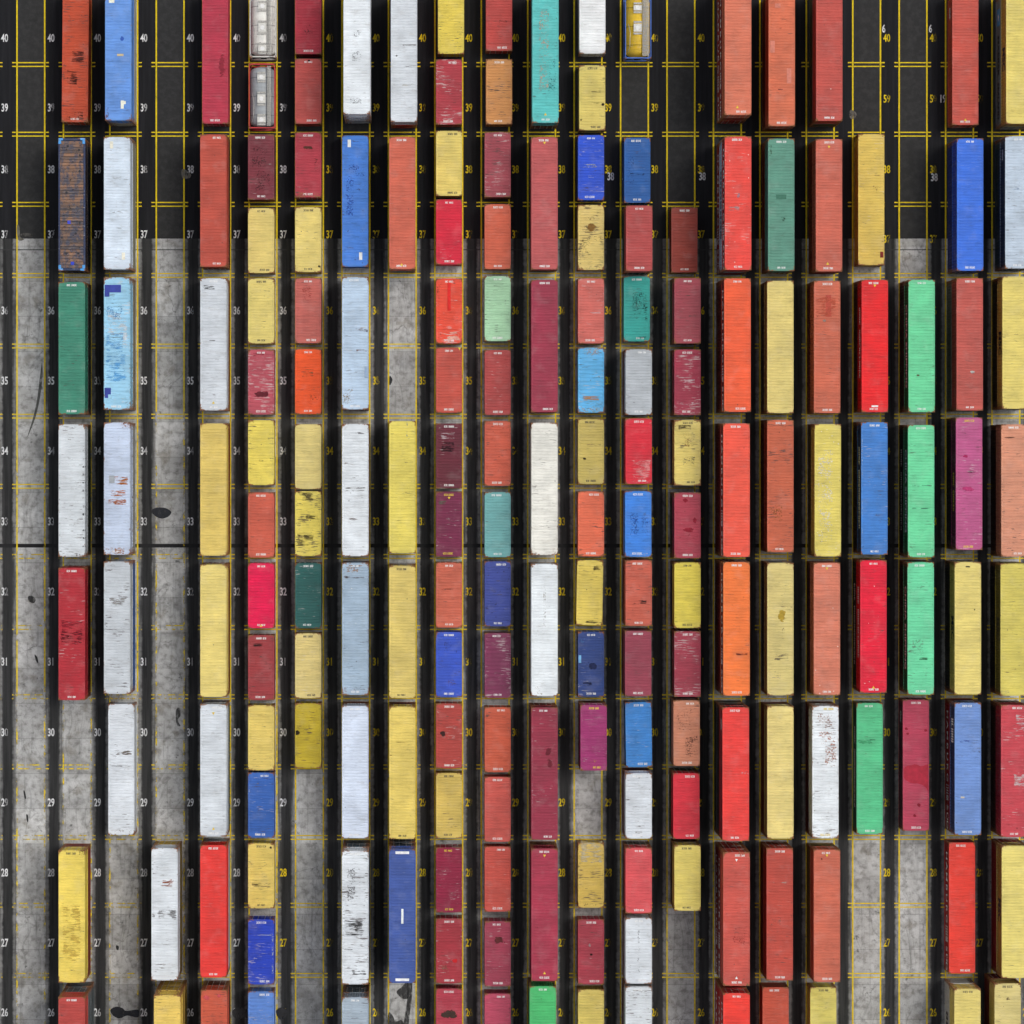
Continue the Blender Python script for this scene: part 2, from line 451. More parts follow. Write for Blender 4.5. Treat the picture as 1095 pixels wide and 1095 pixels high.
so = bpy.data.objects.new('sun', sl); col.objects.link(so)
dv = Vector((math.sin(SUN_AZ)*math.cos(SUN_EL), math.cos(SUN_AZ)*math.cos(SUN_EL), math.sin(SUN_EL)))
so.rotation_euler = dv.to_track_quat('Z', 'Y').to_euler(); so.location = dv*200
cam = bpy.data.cameras.new('camera'); co = bpy.data.objects.new('camera', cam); col.objects.link(co)
co.location = (0, 0, CAMH); cam.sensor_width = 36
cam.lens = 36 * CAMH / (1095 / PPM)
cam.shift_x = (547.5 - NX) / 1095; cam.shift_y = -(547.5 - NY) / 1095
cam.clip_end = 3000; cam.clip_start = 1
scene.camera = co
scene.view_settings.view_transform = 'Standard'; scene.view_settings.look = 'None'
scene.view_settings.exposure = 0.0; scene.view_settings.gamma = 1.0
scene.render.resolution_x = scene.render.resolution_y = 1024
scene.cycles.use_adaptive_sampling = True; scene.cycles.adaptive_threshold = .05; scene.cycles.max_bounces = 3; scene.cycles.diffuse_bounces = 2; scene.cycles.glossy_bounces = 1; scene.cycles.transparent_max_bounces = 8

# ------------------------------------------------------------------ ground
PITCH = 49.65
def slot(i): return 33.0 + PITCH * (i - 1)     # lane centre in photo pixels, lane 1 is the leftmost whole one
def ground_mat():
    m, nt = new_mat('yard_surface'); g = N(nt)
    pos = g.node('ShaderNodeNewGeometry').outputs['Position']
    x, y, z = g.sep(pos)
    px = g.math('MULTIPLY_ADD', x, PPM, NX); py = g.math('MULTIPLY_ADD', y, -PPM, NY)
    n1 = g.noise(pos, .35, 3, .6); n2 = g.noise(pos, 1.6, 4, .65); n3 = g.noise(pos, 9, 3)
    longi = g.noise(g.vmath('MULTIPLY', pos, (2.6, .12, 1)), 1.0, 4, .6)
    fr = g.math('FRACT', g.math('DIVIDE', g.math('SUBTRACT', px, 33 - PITCH/2 - PITCH*20), PITCH))
    d = g.math('MULTIPLY', g.math('ABSOLUTE', g.math('SUBTRACT', fr, .5)), PITCH)
    dn = g.math('ADD', d, g.math('MULTIPLY', g.math('SUBTRACT', n2, .5), 3.2))
    # concrete bearer strips, cleaner between the lines, grimy outside, tyre-black runways
    con = g.mix(g.ramp(n1, .35, .65), (.42, .415, .40), (.56, .558, .545))
    con = g.mix(g.ramp(n2, .42, .72, 0, .65), con, (.14, .132, .118))
    con = g.mix(g.ramp(longi, .52, .74, 0, .40), con, (.10, .10, .096))
    con = g.mix(g.ramp(g.noise(g.vmath('ADD', pos, (50, 9, 0)), .55, 3), .55, .7, 0, .45), con, (.19, .165, .12))
    con = g.mix(g.ramp(g.noise(g.vmath('ADD', pos, (5, 70, 0)), 1.1, 4, .7), .64, .70, 0, .7), con, (.05, .05, .05))
    lid = g.math('FLOOR', g.math('DIVIDE', g.math('SUBTRACT', px, 33 - PITCH/2 - PITCH*20), PITCH))
    bid = g.math('FLOOR', g.math('DIVIDE', py, 37.6))
    wn_ = g.node('ShaderNodeTexWhiteNoise', noise_dimensions='2D'); g.put(wn_.inputs['Vector'], g.comb(lid, bid, 0.0))
    tone = g.ramp(wn_.outputs['Value'], 0, 1, .84, 1.12, False)
    con = g.mix(1, con, g.comb(tone, tone, tone), 'MULTIPLY')
    jl = g.math('ABSOLUTE', g.math('SUBTRACT', g.math('FRACT', g.math('DIVIDE', py, 37.6)), .5))
    con = g.mix(g.ramp(jl, .488, .494, 0, .35), con, (.06, .06, .058))
    sweep = g.noise(g.vmath('MULTIPLY', g.vmath('ADD', pos, g.comb(g.math('MULTIPLY', g.noise(pos, .09, 2), 9.0), 0.0, 0.0)), (3.2, .10, 1)), 1.0, 3, .55)
    con = g.mix(g.ramp(sweep, .56, .68, 0, .28), con, (.085, .085, .08))
    con = g.mix(g.ramp(g.noise(g.vmath('ADD', pos, (31, 3, 0)), .22, 4, .6), .52, .72, 0, .5), con, (.12, .12, .118))
    crack = g.node('ShaderNodeTexVoronoi', feature='DISTANCE_TO_EDGE'); crack.inputs['Scale'].default_value = .33
    g.put(crack.inputs['Vector'], g.vmath('ADD', pos, g.comb(g.noise(pos, 1.3, 3), g.noise(g.vmath('ADD', pos, (8, 8, 0)), 1.3, 3), 0.0)))
    con = g.mix(g.math('MULTIPLY', g.ramp(crack.outputs['Distance'], 0, .012, .5, 0), g.ramp(n1, .45, .6)), con, (.06, .055, .05))
    mid = g.mix(g.ramp(longi, .4, .7, .55, .92), con, (.045, .045, .045))
    lane = g.mix(g.ramp(longi, .35, .65), (.021, .021, .0215), (.040, .040, .040))
    lane = g.mix(g.ramp(n1, .5, .75, 0, .4), lane, (.045, .045, .043))
    c = g.mix(g.ramp(dn, 14.2, 16.6), con, mid)
    c = g.mix(g.ramp(dn, 17.6, 20.6), c, lane)
    # newer asphalt up the yard
    a1 = g.mix(g.ramp(n2, .4, .7), (.030, .030, .030), (.043, .043, .043))
    a1 = g.mix(g.ramp(g.noise(pos, .7, 3, .7), .58, .72, 0, .6), a1, (.022, .022, .022))
    a2 = g.mix(g.ramp(longi, .4, .7), (.0115, .0118, .0135), (.018, .018, .021))
    a = g.mix(g.ramp(dn, 13.2, 15.4), a1, a2)
    a = g.mix(g.ramp(n3, .66, .74, 0, .25), a, (.07, .07, .07))
    zone = g.math('GREATER_THAN', g.math('ADD', py, g.math('MULTIPLY', n3, .8)), 255.6)
    c = g.mix(zone, a, c)
    sp = g.ramp(g.noise(pos, 14, 3), .3, .7, .84, 1.16, False)
    c = g.mix(1, c, g.comb(sp, sp, sp), 'MULTIPLY')
    g.out(c, .88, .2, 0, g.noise(pos, 12, 1), .3, .02)
    return m
bm = bmesh.new(); S = 2500
quad(bm, ((-S,-S,0),(S,-S,0),(S,S,0),(-S,S,0)))
o = ob('ground', mesh(bm, 'ground'), None, ground_mat()); o['kind'] = 'structure'

def worn(name, c):
    m, nt = new_mat(name); g = N(nt)
    pos = g.node('ShaderNodeNewGeometry').outputs['Position']; tc = g.node('ShaderNodeTexCoord').outputs['Object']
    wear = g.attr('wear'); fade = g.attr('fade')
    n = g.math('ADD', g.math('MULTIPLY', g.noise(g.vmath('MULTIPLY', pos, (1, .45, 1)), 2.2, 5, .7), .8), g.math('MULTIPLY', g.noise(pos, .8, 2), .2))
    th = wear
    a = g.math('MULTIPLY', g.ramp(g.math('SUBTRACT', n, th), -.06, .05), g.math('SUBTRACT', 1.0, g.math('MULTIPLY', g.ramp(g.sep(tc)[0], -.02, .12), g.math('MULTIPLY', fade, 2.6, clamp=True))))
    v = g.ramp(g.noise(pos, 3, 3), .3, .7, .75, 1.1, False)
    g.out(g.mix(1, (*c, 1), g.comb(v, v, v), 'MULTIPLY'), .75, .25, alpha=a)
    return m
YEL = worn('yellow_road_paint', (.76, .56, .008)); WHT = worn('white_road_paint', (.72, .72, .72))

ROWS = [-6, 69, 143.5, 218.5, 294.5, 370, 445, 520, 595, 671, 745, 820, 895.5, 968, 1043, 1118]
def rect_px(bm, x0, x1, y0, y1, z): quad(bm, ((gx(x0),gy(y1),z),(gx(x1),gy(y1),z),(gx(x1),gy(y0),z),(gx(x0),gy(y0),z)))
for i in range(-1, 25):
    sx = slot(i)
    for zi, (ya, yb) in enumerate(((-120, 440), (440, 740), (740, 1240))):
        bm = bmesh.new()
        if i <= 0: pass
        for xx in (sx-14.8, sx+14.8): rect_px(bm, xx-.80, xx+.80, ya, yb, .004)
        wear = (.34, .36, .39)[zi]
        if 1 <= i <= 4: wear = (.34, .43, .54)[zi]
        if i == 4 and zi: wear = .53
        if i in (5, 6, 7): wear = (.28, .36, .44)[zi]
        if 19 <= i <= 22: wear = .24
        o = ob('lane_line', mesh(bm, 'lane_line'), None, YEL, None, dict(wear=wear, fade=0.0)); o['kind'] = 'structure'
    for ry in [r for r in ROWS] + [-81, -156, 1193]:
        bm = bmesh.new()
        for dy in (-2.0, 2.0):
            rect_px(bm, sx-20.0, sx-15.9, ry+dy-.62, ry+dy+.62, .004)
            rect_px(bm, sx-13.7, sx+13.7, ry+dy-.62, ry+dy+.62, .004)
            rect_px(bm, sx+15.9, sx+19.3, ry+dy-.62, ry+dy+.62, .004)
        wear = .35 if ry < 560 else .39
        if i <= 4 and ry > 560: wear = .51
        if 19 <= i <= 22: wear = .24
        o = ob('bay_line', mesh(bm, 'bay_line'), None, YEL, None, dict(wear=wear, fade=0.0)); o['kind'] = 'structure'
NUMY = {40: 41, 39: 115.5, 38: 181.5, 37: 251, 36: 332.5, 35: 407.5, 34: 482.5, 33: 558, 32: 633, 31: 708, 30: 783.5, 29: 858.5, 28: 933.5, 27: 1008.5, 26: 1083}
def paint_number(s, px, py, mat, wear, fade):
    o = ob('bay_number', text_mesh(s, 1.02, .022, .64), None, mat, None, dict(wear=wear, fade=fade))
    o.location = (gx(px), gy(py), .004); o['kind'] = 'structure'
for i in range(0, 23):
    for n, yy in NUMY.items():
        s = str(n); mat = WHT if i <= 6 and not (i == 6 and n < 29) else YEL
        if i >= 19 and n == 39: s = '59'; yy = 106
        if i >= 19 and n == 37: yy = 256
        if i >= 16 and i <= 18: continue
        paint_number(s, slot(i)+21.6, yy, mat, random.uniform(.20, .32) if i < 7 else random.uniform(.32, .46), random.choice((.0, .05, .1, .2, .28)) if i < 7 else random.choice((.1, .2, .3, .34)))
for px, py, s in ((945, 31, '6'), (995, 31, '6'), (667, 189, '38'), (749, 189, '38'), (651, 189, '38'), (997, 190, '38'), (1006, 106, '19')):
    paint_number(s, px+(2 if len(s) > 1 else 0), py, WHT, .25, .15)

# joints, drain channel, spills on the surface
def dark_mat(name, c, rough=.7): return plain(name, c, rough, 0, 2, .3, .3)
def spill_mat(c, rough):
    m, nt = new_mat('spill'); g = N(nt)
    pos = g.node('ShaderNodeNewGeometry').outputs['Position']
    v = g.ramp(g.noise(pos, 1.8, 4), .3, .7, .7, 1.5, False)
    a = g.ramp(g.noise(g.vmath('MULTIPLY', pos, (2.5, 1, 1)), 1.6, 5, .7), .30, .52, .25 if rough > .7 else .78, .8 if rough > .7 else .95)
    g.out(g.mix(1, (*c, 1), g.comb(v, v, v), 'MULTIPLY'), rough, .3, alpha=a); return m
bm = bmesh.new(); rect_px(bm, -400, 1500, 266.6, 267.6, .003); o = ob('expansion_joint', mesh(bm, 'joint'), None, dark_mat('joint_filler', (.03,.03,.03))); o['kind'] = 'structure'
bm = bmesh.new(); rect_px(bm, -400, 1500, 581.5, 585.5, .003); o = ob('drain_channel', mesh(bm, 'drain'), None, dark_mat('drain_dark', (.010,.010,.011))); o['kind'] = 'structure'
def spill(pts, c=(.012,.013,.018), z=.0075, rough=.45, name='oil_stain'):
    bm = bmesh.new(); n = len(pts); out = []
    for i in range(n):        # catmull-rom smoothing of the outline
        p = [Vector(pts[(i+k) % n]) for k in (-1, 0, 1, 2)]
        for t in (0, .25, .5, .75):
            q = .5*((2*p[1]) + (-p[0]+p[2])*t + (2*p[0]-5*p[1]+4*p[2]-p[3])*t*t + (-p[0]+3*p[1]-3*p[2]+p[3])*t**3)
            out.append(bm.verts.new((gx(q.x), gy(q.y), z)))
    bm.faces.new(out); bmesh.ops.triangulate(bm, faces=bm.faces)
    o = ob(name, mesh(bm, name), None, spill_mat(c, rough)); o['kind'] = 'structure'
spill([(162,546),(167,543),(176,543),(182,546),(183,549),(179,553),(172,554.5),(165,551)])
spill([(118,1080),(124,1076.5),(131,1078),(135,1081),(147,1079.5),(149,1083),(147,1088),(136,1086),(128,1089),(121,1086)])
spill([(249,1080),(256,1077),(262,1079),(270,1080),(270,1090),(262,1088),(254,1090),(249,1086)], (.02,.02,.022))
spill([(295,1081),(302,1077),(307,1081),(306,1087),(299,1090)], (.018,.018,.02))
spill([(435,1049),(440.5,1049),(440.5,1066),(438,1085),(436,1100),(431,1100),(434,1080),(435.5,1066)], (.03,.03,.03), rough=.8)
spill([(424,1061),(430,1055),(436,1050),(437,1066),(431,1068)], (.03,.03,.03), z=.0083, rough=.8)
spill([(415.5,1083),(420,1086),(423,1092),(430,1091),(431,1100),(415.5,1100)], (.035,.035,.033), rough=.8)
spill([(416.5,402),(419.5,405),(419,409),(416.5,412)], (.012,.012,.012))
spill([(124,1011),(127,1012),(126.5,1016),(124.5,1015)], (.012,.012,.012))
spill([(44.8,388),(45.6,400),(43,424),(38,446),(31,464),(29.5,466),(35,448),(40,425),(42.8,402)], (.09,.092,.082), rough=.8)
spill([(30,638),(34,637),(38,641),(36,645),(31,643)], (.03,.03,.03), rough=.8)
spill([(25,846),(26.5,846),(28,853),(26.5,854)], (.015,.015,.015)); spill([(28,871),(30,872),(30,879),(28.6,877)], (.015,.015,.015))
spill([(37,700),(40,703),(41,709),(38.6,707)], (.015,.015,.015))
spill([(18,241),(21,243),(21.5,253),(26,256),(19.5,256.5)], (.17,.16,.13), rough=.9, name='cement_spill')
spill([(195,181),(199,182),(204,186),(203,190),(196,191),(194,186)], (.16,.15,.13), rough=.9, name='cement_spill')
spill([(909,118),(914,119),(916,123),(913,127),(909,126)], (.13,.12,.11), rough=.9, name='cement_spill')
spill([(188,760),(192,757),(193,765),(190,770),(193,776),(189,775)], (.05,.05,.05), rough=.85)
spill([(22,250),(28,249),(34,250.5),(34,253),(22,253)], (.07,.066,.06), rough=.9, name='cement_spill')

# ------------------------------------------------------------------ the stacks
# per lane: (y0, y1, colour, levels, words, wear, extra)
# wear codes: d dark scrapes, p pale scrapes, s blotches, w specks, r rust
K = (40, 14, 12)
LANES = {}
def lane(i, cx, items): LANES[i] = (cx, items)
HSR = (150, 30, 34)
lane(2, 76.7, [
 (-11,132,(200,82,52),1,'rust orange','scratched black across its roof','d.5 s.2 r.4',dict(cx=80.5,rot=-.5,codes=' w',dec=[(-.25,.66,1.1,1.6,(40,20,15),'streak'),(.2,.5,1.3,1.2,(60,25,20),'streak'),(0,.95,2.0,1.0,(60,30,15),'speckle')])),
 (148,289,None,2,'rack','',None,dict(special='rack')),
 (302,442.5,(66,140,116),2,'dark teal green','with a clean roof','d.1 r.3',{}),
 (455,594,(216,218,224),2,'silver white','with dark nicks along both roof edges','d.25 r.4',dict(low=[(70,85,75)],codes='  ',dec=[(.93,.2+.06*k,.35,.22,(25,22,20),'streak') for k in range(13)]+[(-.95,.3+.09*k,.2,.15,(40,35,30),'streak') for k in range(7)]+[(.6,.985,.9,.35,(60,30,20),'speckle')])),
 (608,748,(178,46,56),2,'deep red','with a darker band across its middle','d.1 p.1 r.2',dict(low=[(110,40,25)],dec=[(0,.49,2.3,2.6,(138,28,42),'streak'),(0,.52,2.3,1.5,(120,24,36),'streak')])),
 (909.5,1050.5,(242,216,98),2,'bright yellow','streaked with fine ochre scratches','d.1 s.1 r.35',dict(low=[(130,42,30)],codes='d ',dec=[(0,.62,1.9,6,(212,180,76),'streak'),(.8,.02,.7,.5,(60,30,15),'speckle')])),
 (1067,1208,(188,74,68),3,'brick red','on two slate boxes, cut by the lower picture edge','r.3 d.1',dict(low=[(96,104,108),(96,104,108)],codes='w ')),
])
lane(3, 125.2, [
 (-13,129,(108,156,226),2,'sky blue','with white squares at its ends','s.25 r.4 w.04',dict(cx=126.5,low=[(196,196,188)],codes='  ',dec=[(.3,.88,.28,.75,(250,245,225),'rect'),(.48,.865,.2,.3,(250,245,225),'rect'),(-.5,.095,.5,.4,(250,245,225),'rect'),(.3,.38,.4,.5,(60,100,190),'blob'),(.15,.505,.6,.2,(210,190,150),'rect'),(-.9,.94,.5,1.2,(120,60,40),'speckle')])),
 (146,288.5,(218,230,242),2,'icy white','with cream squares and faint smudges','p.1 d.08 r.3',dict(low=[(160,158,140)],codes='  ',dec=[(-.42,.06,.3,.65,(245,240,222),'rect'),(.48,.90,.3,.65,(245,240,222),'rect'),(0,.31,1.0,.3,(150,150,150),'streak'),(0,.57,1.2,.3,(140,140,140),'streak'),(0,.68,1.0,.3,(160,160,160),'streak')])),
 (296.7,438,(160,210,236),2,'pale blue','with navy repair squares and blue paint blotches','p.5 d.1 r.6',dict(wide=True,low=[(150,140,120)],codes=' w',dec=[(-.32,.085,1.5,.7,(58,72,160),'rect'),(-.78,.125,.5,.5,(58,72,160),'rect'),(-.72,.86,.62,.6,(58,72,160),'rect'),(-.8,.895,.3,.4,(58,72,160),'rect'),(-.2,.27,1.8,1.6,(80,150,210),'speckle'),(-.2,.53,1.9,3.2,(96,168,226),'streak'),(-.1,.68,2.1,3.0,(100,172,228),'streak'),(0,.4,2.1,4,(225,235,240),'streak'),(.85,.97,.8,1,(120,60,30),'speckle')])),
 (452,593,(200,212,232),2,'pale grey blue','with orange rust patches near its middle','d.08 r.6',dict(low=[(165,165,160)],codes=' w',dec=[(.25,.435,1.7,1.0,(190,112,44),'streak'),(.45,.44,1.1,.9,(130,62,22),'streak'),(-.4,.43,.5,.7,(160,168,180),'rect'),(.1,.535,1.7,.65,(180,100,34),'streak'),(0,.60,2.0,.6,(170,92,34),'streak'),(-.2,.97,2.2,.7,(170,110,60),'speckle'),(.6,.02,1.4,.9,(150,80,40),'speckle')])),
 (601,741.4,(198,202,214),2,'light grey','with small black pits, above a blue box','d.35 r.3',dict(low=[(40,90,160)],codes='  ',dec=[(0,.3,1.8,.8,(150,148,146),'streak')])),
 (753.7,892,(220,226,240),1,'white','with a thin dark seam across its middle','d.1 r.3',dict(cx=129.7,codes='  ',dec=[(.2,.37,1.7,.5,(110,100,90),'streak'),(0,.475,2.1,.12,(70,65,60),'streak'),(.1,.975,2,.4,(120,95,70),'speckle')])),
])
lane(4, 176, [
 (907,1048.4,(222,230,236),2,'white','marked by an orange rust star','d.15 r.35',dict(low=[(190,160,70)],codes='  ',dec=[(.25,.255,1.2,.3,(150,75,35),'streak'),(.42,.26,.4,.8,(160,75,30),'speckle'),(.2,.285,1.2,.15,(150,80,40),'streak'),(.2,.5,1.9,.9,(130,130,130),'streak'),(-.85,.51,.5,.4,(60,40,30),'speckle')])),
 (1065,1206,(238,205,100),3,'yellow','on yellow boxes, cut by the lower picture edge','d.1 r.45',dict(cx=178.8,low=[(190,158,70),(190,158,70)],codes='  ')),
])
lane(5, 228.2, [
 (-9,133,(186,58,78),1,'crimson','with a faint dark scuff','d.05 s.15 r.15',dict(cx=230.2,codes=' w',dec=[(.5,.55,.7,2.6,(150,45,60),'blob')])),
 (144,285,(192,84,68),2,'brick orange','with one small grey mark','d.05 r.3',dict(low=[(110,50,35)],dec=[(-.5,.485,.3,.6,(130,120,110),'speckle')])),
 (297.5,438.8,(206,216,228),2,'ice white','with a grey scuff at its upper corner','d.08 r.3',dict(low=[(120,42,32)],dec=[(-.3,.07,1.1,.5,(70,70,70),'streak'),(-.1,.47,.6,.15,(120,120,120),'streak'),(0,.94,0,0,'y','tri')])),
 (453,594,(228,200,104),2,'sandy yellow','with tidy pale ribs, between white and yellow boxes','d.05 r.3',dict(low=[(130,38,30)],codes='  ')),
 (604.5,744.6,(236,214,122),2,'pale yellow','with a spotless roof, under the sandy yellow one','d.0 r.25',dict(low=[(120,40,30)],codes='  ')),
 (753.7,894,(214,218,230),2,'white','with two tiny yellow dots','d.08 r.25',dict(low=[(48,60,80)],dec=[(0,.07,0,0,'y','tri'),(0,.94,0,0,'y','tri'),(.85,.88,.4,.2,(60,60,60),'speckle')])),
 (904,1045,(232,62,56),2,'bright red','with a plain glossy roof','d.0 r.1 s.05',dict(low=[(190,190,190)])),
 (1058.7,1200,(202,92,68),2,'rust orange','with pink patches, cut by the lower picture edge','d.5 r.4',dict(cx=228.9,low=[(100,40,28)],codes='  ',dec=[(-.55,.06,.7,.6,(215,90,95),'blob'),(.35,.045,.5,.45,(215,90,95),'blob')])),
])
lane(6, 279.2, [
 (-8,61,None,1,'tank','',None,dict(special='whitetank',cx=281)),
 (68.5,136.5,None,1,'tank','',None,dict(special='greytank',cx=280)),
 (144,213,(128,56,66),1,'dark maroon','peppered with black spots','d.35 s.6 r.4 p.1',dict(dec=[(-.1,.35,1.7,2.2,(25,18,20),'speckle'),(.1,.7,1.6,2.2,(30,20,22),'speckle')])),
 (222.5,292,(232,210,120),2,'yellow','with clean ribs','d.05 r.3',dict(codes='dd')),
 (298,367,(234,214,120),2,'yellow','with one dark nick at its right edge','d.12 r.3',dict(codes='dd',dec=[(.7,.41,.5,.12,(40,35,20),'streak')])),
 (374,443,(186,84,96),2,'crimson','with heavy pale ribs','p.7 d.1 r.4',dict(wide=True,dec=[(-.2,.08,1.2,.4,(120,25,35),'streak'),(0,.69,1.8,.7,(100,30,40),'blob')])),
 (449,519,(234,214,96),2,'lemon yellow','with scattered black nicks','d.3 r.35',dict(codes='  ',dec=[(0,.62,.5,.2,(30,25,15),'streak')])),
 (527,596,(206,98,78),2,'salmon orange','with light wear','d.1 r.2 s.15',{}),
 (602,672,(232,22,82),1,'hot pink','with a glossy roof','d.0 r.05 p.05',dict(dec=[(0,.96,0,0,'y','tri')])),
 (679,749,(160,62,66),1,'brownish red','with a black loop mark near its top','d.3 s.6 r.3',dict(dec=[(-.25,.15,1.1,.35,(25,18,18),'streak')])),
 (754,824,(230,204,106),2,'yellow','with fine ochre ribs','d.12 r.35',dict(codes='  ')),
 (826,896,(56,102,182),2,'blue','with white chips down its left edge','d.2 s.2 r.15 p.1',dict(dec=[(-.93,.25,.3,2.2,(200,205,210),'speckle')])),
 (901.4,971.7,(234,208,104),2,'yellow','with dark smears across its middle','d.25 r.3',dict(codes='dd',dec=[(-.3,.63,1.3,.3,(70,60,40),'streak'),(.75,.06,.3,.3,(20,15,12),'blob')])),
 (983,1053,(42,72,196),2,'royal blue','with a pale line near its top','d.15 p.3 s.2 r.1',dict(dec=[(0,.24,2.2,.1,(170,180,200),'streak'),(.9,.5,.25,5,(190,200,215),'speckle')])),
 (1060,1130,(98,142,216),2,'light blue','with broad ribs, cut by the lower picture edge','p.25 d.1 r.3',dict(wide=True,dec=[(.4,.42,.7,1.0,(190,190,180),'speckle')])),
])
lane(7, 329.5, [
 (-12,58,(180,54,68),1,'crimson','with a grey scuff','d.1 s.2 r.2',dict(dec=[(-.05,.62,1.1,1.1,(110,60,65),'speckle')])),
 (62,133,(196,86,80),1,'coral','with a small dark chip at its code','d.0 r.15',dict(dec=[(.05,.03,.3,.2,(20,20,20),'blob')])),
 (141,211.5,(178,62,74),1,'rose red','with a rusty lower edge','d.3 p.1 r.3',dict(dec=[(0,.955,2.2,.5,(170,120,80),'speckle'),(0,.24,.9,.4,(90,50,40),'blob'),(.7,.5,.6,1.5,(110,60,60),'speckle')])),
 (221,291.5,(234,212,120),2,'yellow','with a black corner spot','d.1 r.3',dict(codes='dd',dec=[(.85,.91,.3,.3,(20,15,10),'blob')])),
 (297.5,367,(200,106,96),2,'salmon','with small red blotches','d.1 s.3 r.35',dict(dec=[(-.1,.25,1.0,1.7,(170,55,45),'speckle')])),
 (373,443,(242,92,42),2,'vivid orange','with grey scuffs','d.1 r.25',dict(dec=[(0,.36,1.2,.9,(150,90,60),'streak'),(.5,.74,1.0,.8,(110,70,50),'speckle')])),
 (453,523.6,(232,212,130),2,'cream yellow','with a plain roof','d.0 r.2',dict(codes='  ')),
 (525,595,(234,214,96),2,'yellow','smeared by long black scrapes','d.75 r.4',dict(codes='  ',dec=[(-.2,.08,1.7,.9,(90,80,50),'streak'),(.3,.4,1.4,.4,(60,50,30),'streak'),(-.2,.75,1.8,1.2,(80,70,40),'streak')])),
 (602,671.5,(44,96,92),1,'dark green','with a few pale ticks','d.1 p.2 r.1',dict(low=[])),
 (677,747,(230,208,130),2,'cream yellow','with pale chalk marks','p.15 d.02 r.3',dict(codes='dd')),
 (752,821.5,(198,174,44),1,'olive yellow','with a black blot at its left edge','d.4 s.2 r.45',dict(codes='  ',dec=[(-.82,.46,.55,.7,(40,30,15),'blob'),(0,.4,1.2,.7,(90,70,20),'speckle')])),
])
lane(8, 379.8, [
 (-21,122,(232,236,242),3,'white','with grey smudges and a projecting lower end','d.08 r.15',dict(cx=381.5,low=[(200,205,210),(200,200,210)],codes='  ',dec=[(0,.57,1.0,1.1,(160,165,168),'speckle'),(-.1,.9,1.2,.6,(160,165,165),'speckle'),(0,.4,.8,.8,(170,170,172),'speckle'),(-.9,.985,.4,.3,(200,90,40),'speckle'),(.9,.985,.4,.3,(120,50,30),'speckle')])),
 (144,286,(78,136,222),2,'bright blue','with navy paint spots and white squares','s.55 d.1 r.1',dict(codes='  ',low=[],dec=[(-.45,.06,.3,.7,(240,244,250),'rect'),(.42,.92,.3,.7,(240,244,250),'rect'),(.1,.27,1.7,1.2,(36,70,165),'speckle'),(-.4,.45,.8,5,(40,75,170),'speckle')])),
 (296,438,(190,210,230),2,'pale blue','with brown rust streaks at its right edge','p.1 d.08 r.45',dict(codes='ww',dec=[(.45,.395,1.3,.35,(110,60,30),'streak'),(.8,.405,.5,.35,(80,40,20),'streak'),(.5,.555,1.2,.3,(120,65,30),'streak'),(.85,.72,.35,1.1,(150,170,195),'rect'),(-.5,.9,1.2,1.6,(160,140,110),'speckle')])),
 (453,595,(228,229,236),2,'white','with a double seam and brown nicks','d.15 r.4',dict(codes='  ',dec=[(0,.485,2.1,.12,(110,108,105),'streak'),(0,.505,2.1,.12,(120,118,115),'streak'),(.3,.07,1.0,.2,(60,45,40),'streak'),(-.4,.30,1.2,.2,(120,80,50),'streak'),(-.1,.72,1.0,.2,(110,90,80),'streak')])),
 (602,743,(164,184,202),2,'dusty blue','with rusty ends','d.15 r.45 w.06',dict(codes='ww',dec=[(-.2,.955,1.9,.6,(150,80,50),'speckle'),(0,.045,1.9,.8,(170,140,120),'speckle'),(0,.11,2.2,.2,(70,45,35),'streak')])),
 (755,896,(216,226,242),2,'icy white','with two black specks','d.06 r.1',{}),
 (911,1051.5,(222,226,236),3,'white','heavily scraped black on its lower half','d.55 r.35',dict(low=[(90,105,115),(90,105,115)],codes='w ',dec=[(-.1,.58,1.9,1.6,(50,48,48),'streak'),(-.5,.74,1.0,.5,(45,42,42),'streak'),(.3,.91,1.4,.5,(60,58,56),'streak'),(-.3,.25,.9,3.5,(70,68,68),'speckle')])),
 (1067.6,1208,(166,180,192),3,'grey','above a ribbed slate end, cut by the lower picture edge','d.2 r.3',dict(low=[(80,95,105),(80,95,105)],codes='w ')),
])
lane(9, 430.2, [
 (-12,131,(212,217,230),2,'white','with one black speck and red below','p.1 d.05 r.1',dict(cx=432,low=[(190,50,40)],codes='  ',dec=[(-.55,.50,.35,.22,(30,25,25),'blob'),(.4,.42,1.4,.15,(150,150,150),'streak'),(.4,.58,1.4,.15,(150,150,150),'streak'),(.3,.72,1.4,.15,(170,165,150),'streak')])),
 (147,287,(206,104,82),2,'salmon orange','with an even, unmarked roof','d.03 s.12 r.2',dict(dec=[(-.05,.965,0,0,'y','tri')])),
 (451,591,(230,212,98),2,'yellow','with a blue angled mark at its top','d.08 r.2',dict(codes='  ',dec=[(.35,.06,.12,1.5,(110,135,160),'speckle'),(.75,.13,.9,.12,(110,135,160),'speckle')])),
 (605,746.7,(224,200,108),2,'mustard yellow','with long straight ribs and no marks','d.03 r.2',dict(codes='dd')),
 (756,896.7,(234,208,104),2,'yellow','with a faint box outline','d.08 r.3 s.1',dict(codes=' d',dec=[(0,.27,1.3,.1,(190,165,80),'streak'),(-.9,.37,.3,.12,(120,50,30),'streak')])),
 (910.6,1049,(68,92,162),3,'navy blue','with a single white stroke at its centre','d.02 s.12 r.12',dict(low=[(60,70,80),(60,70,80)],codes='BB',dec=[(0,.50,.2,1.35,(240,242,246),'rect')])),
])
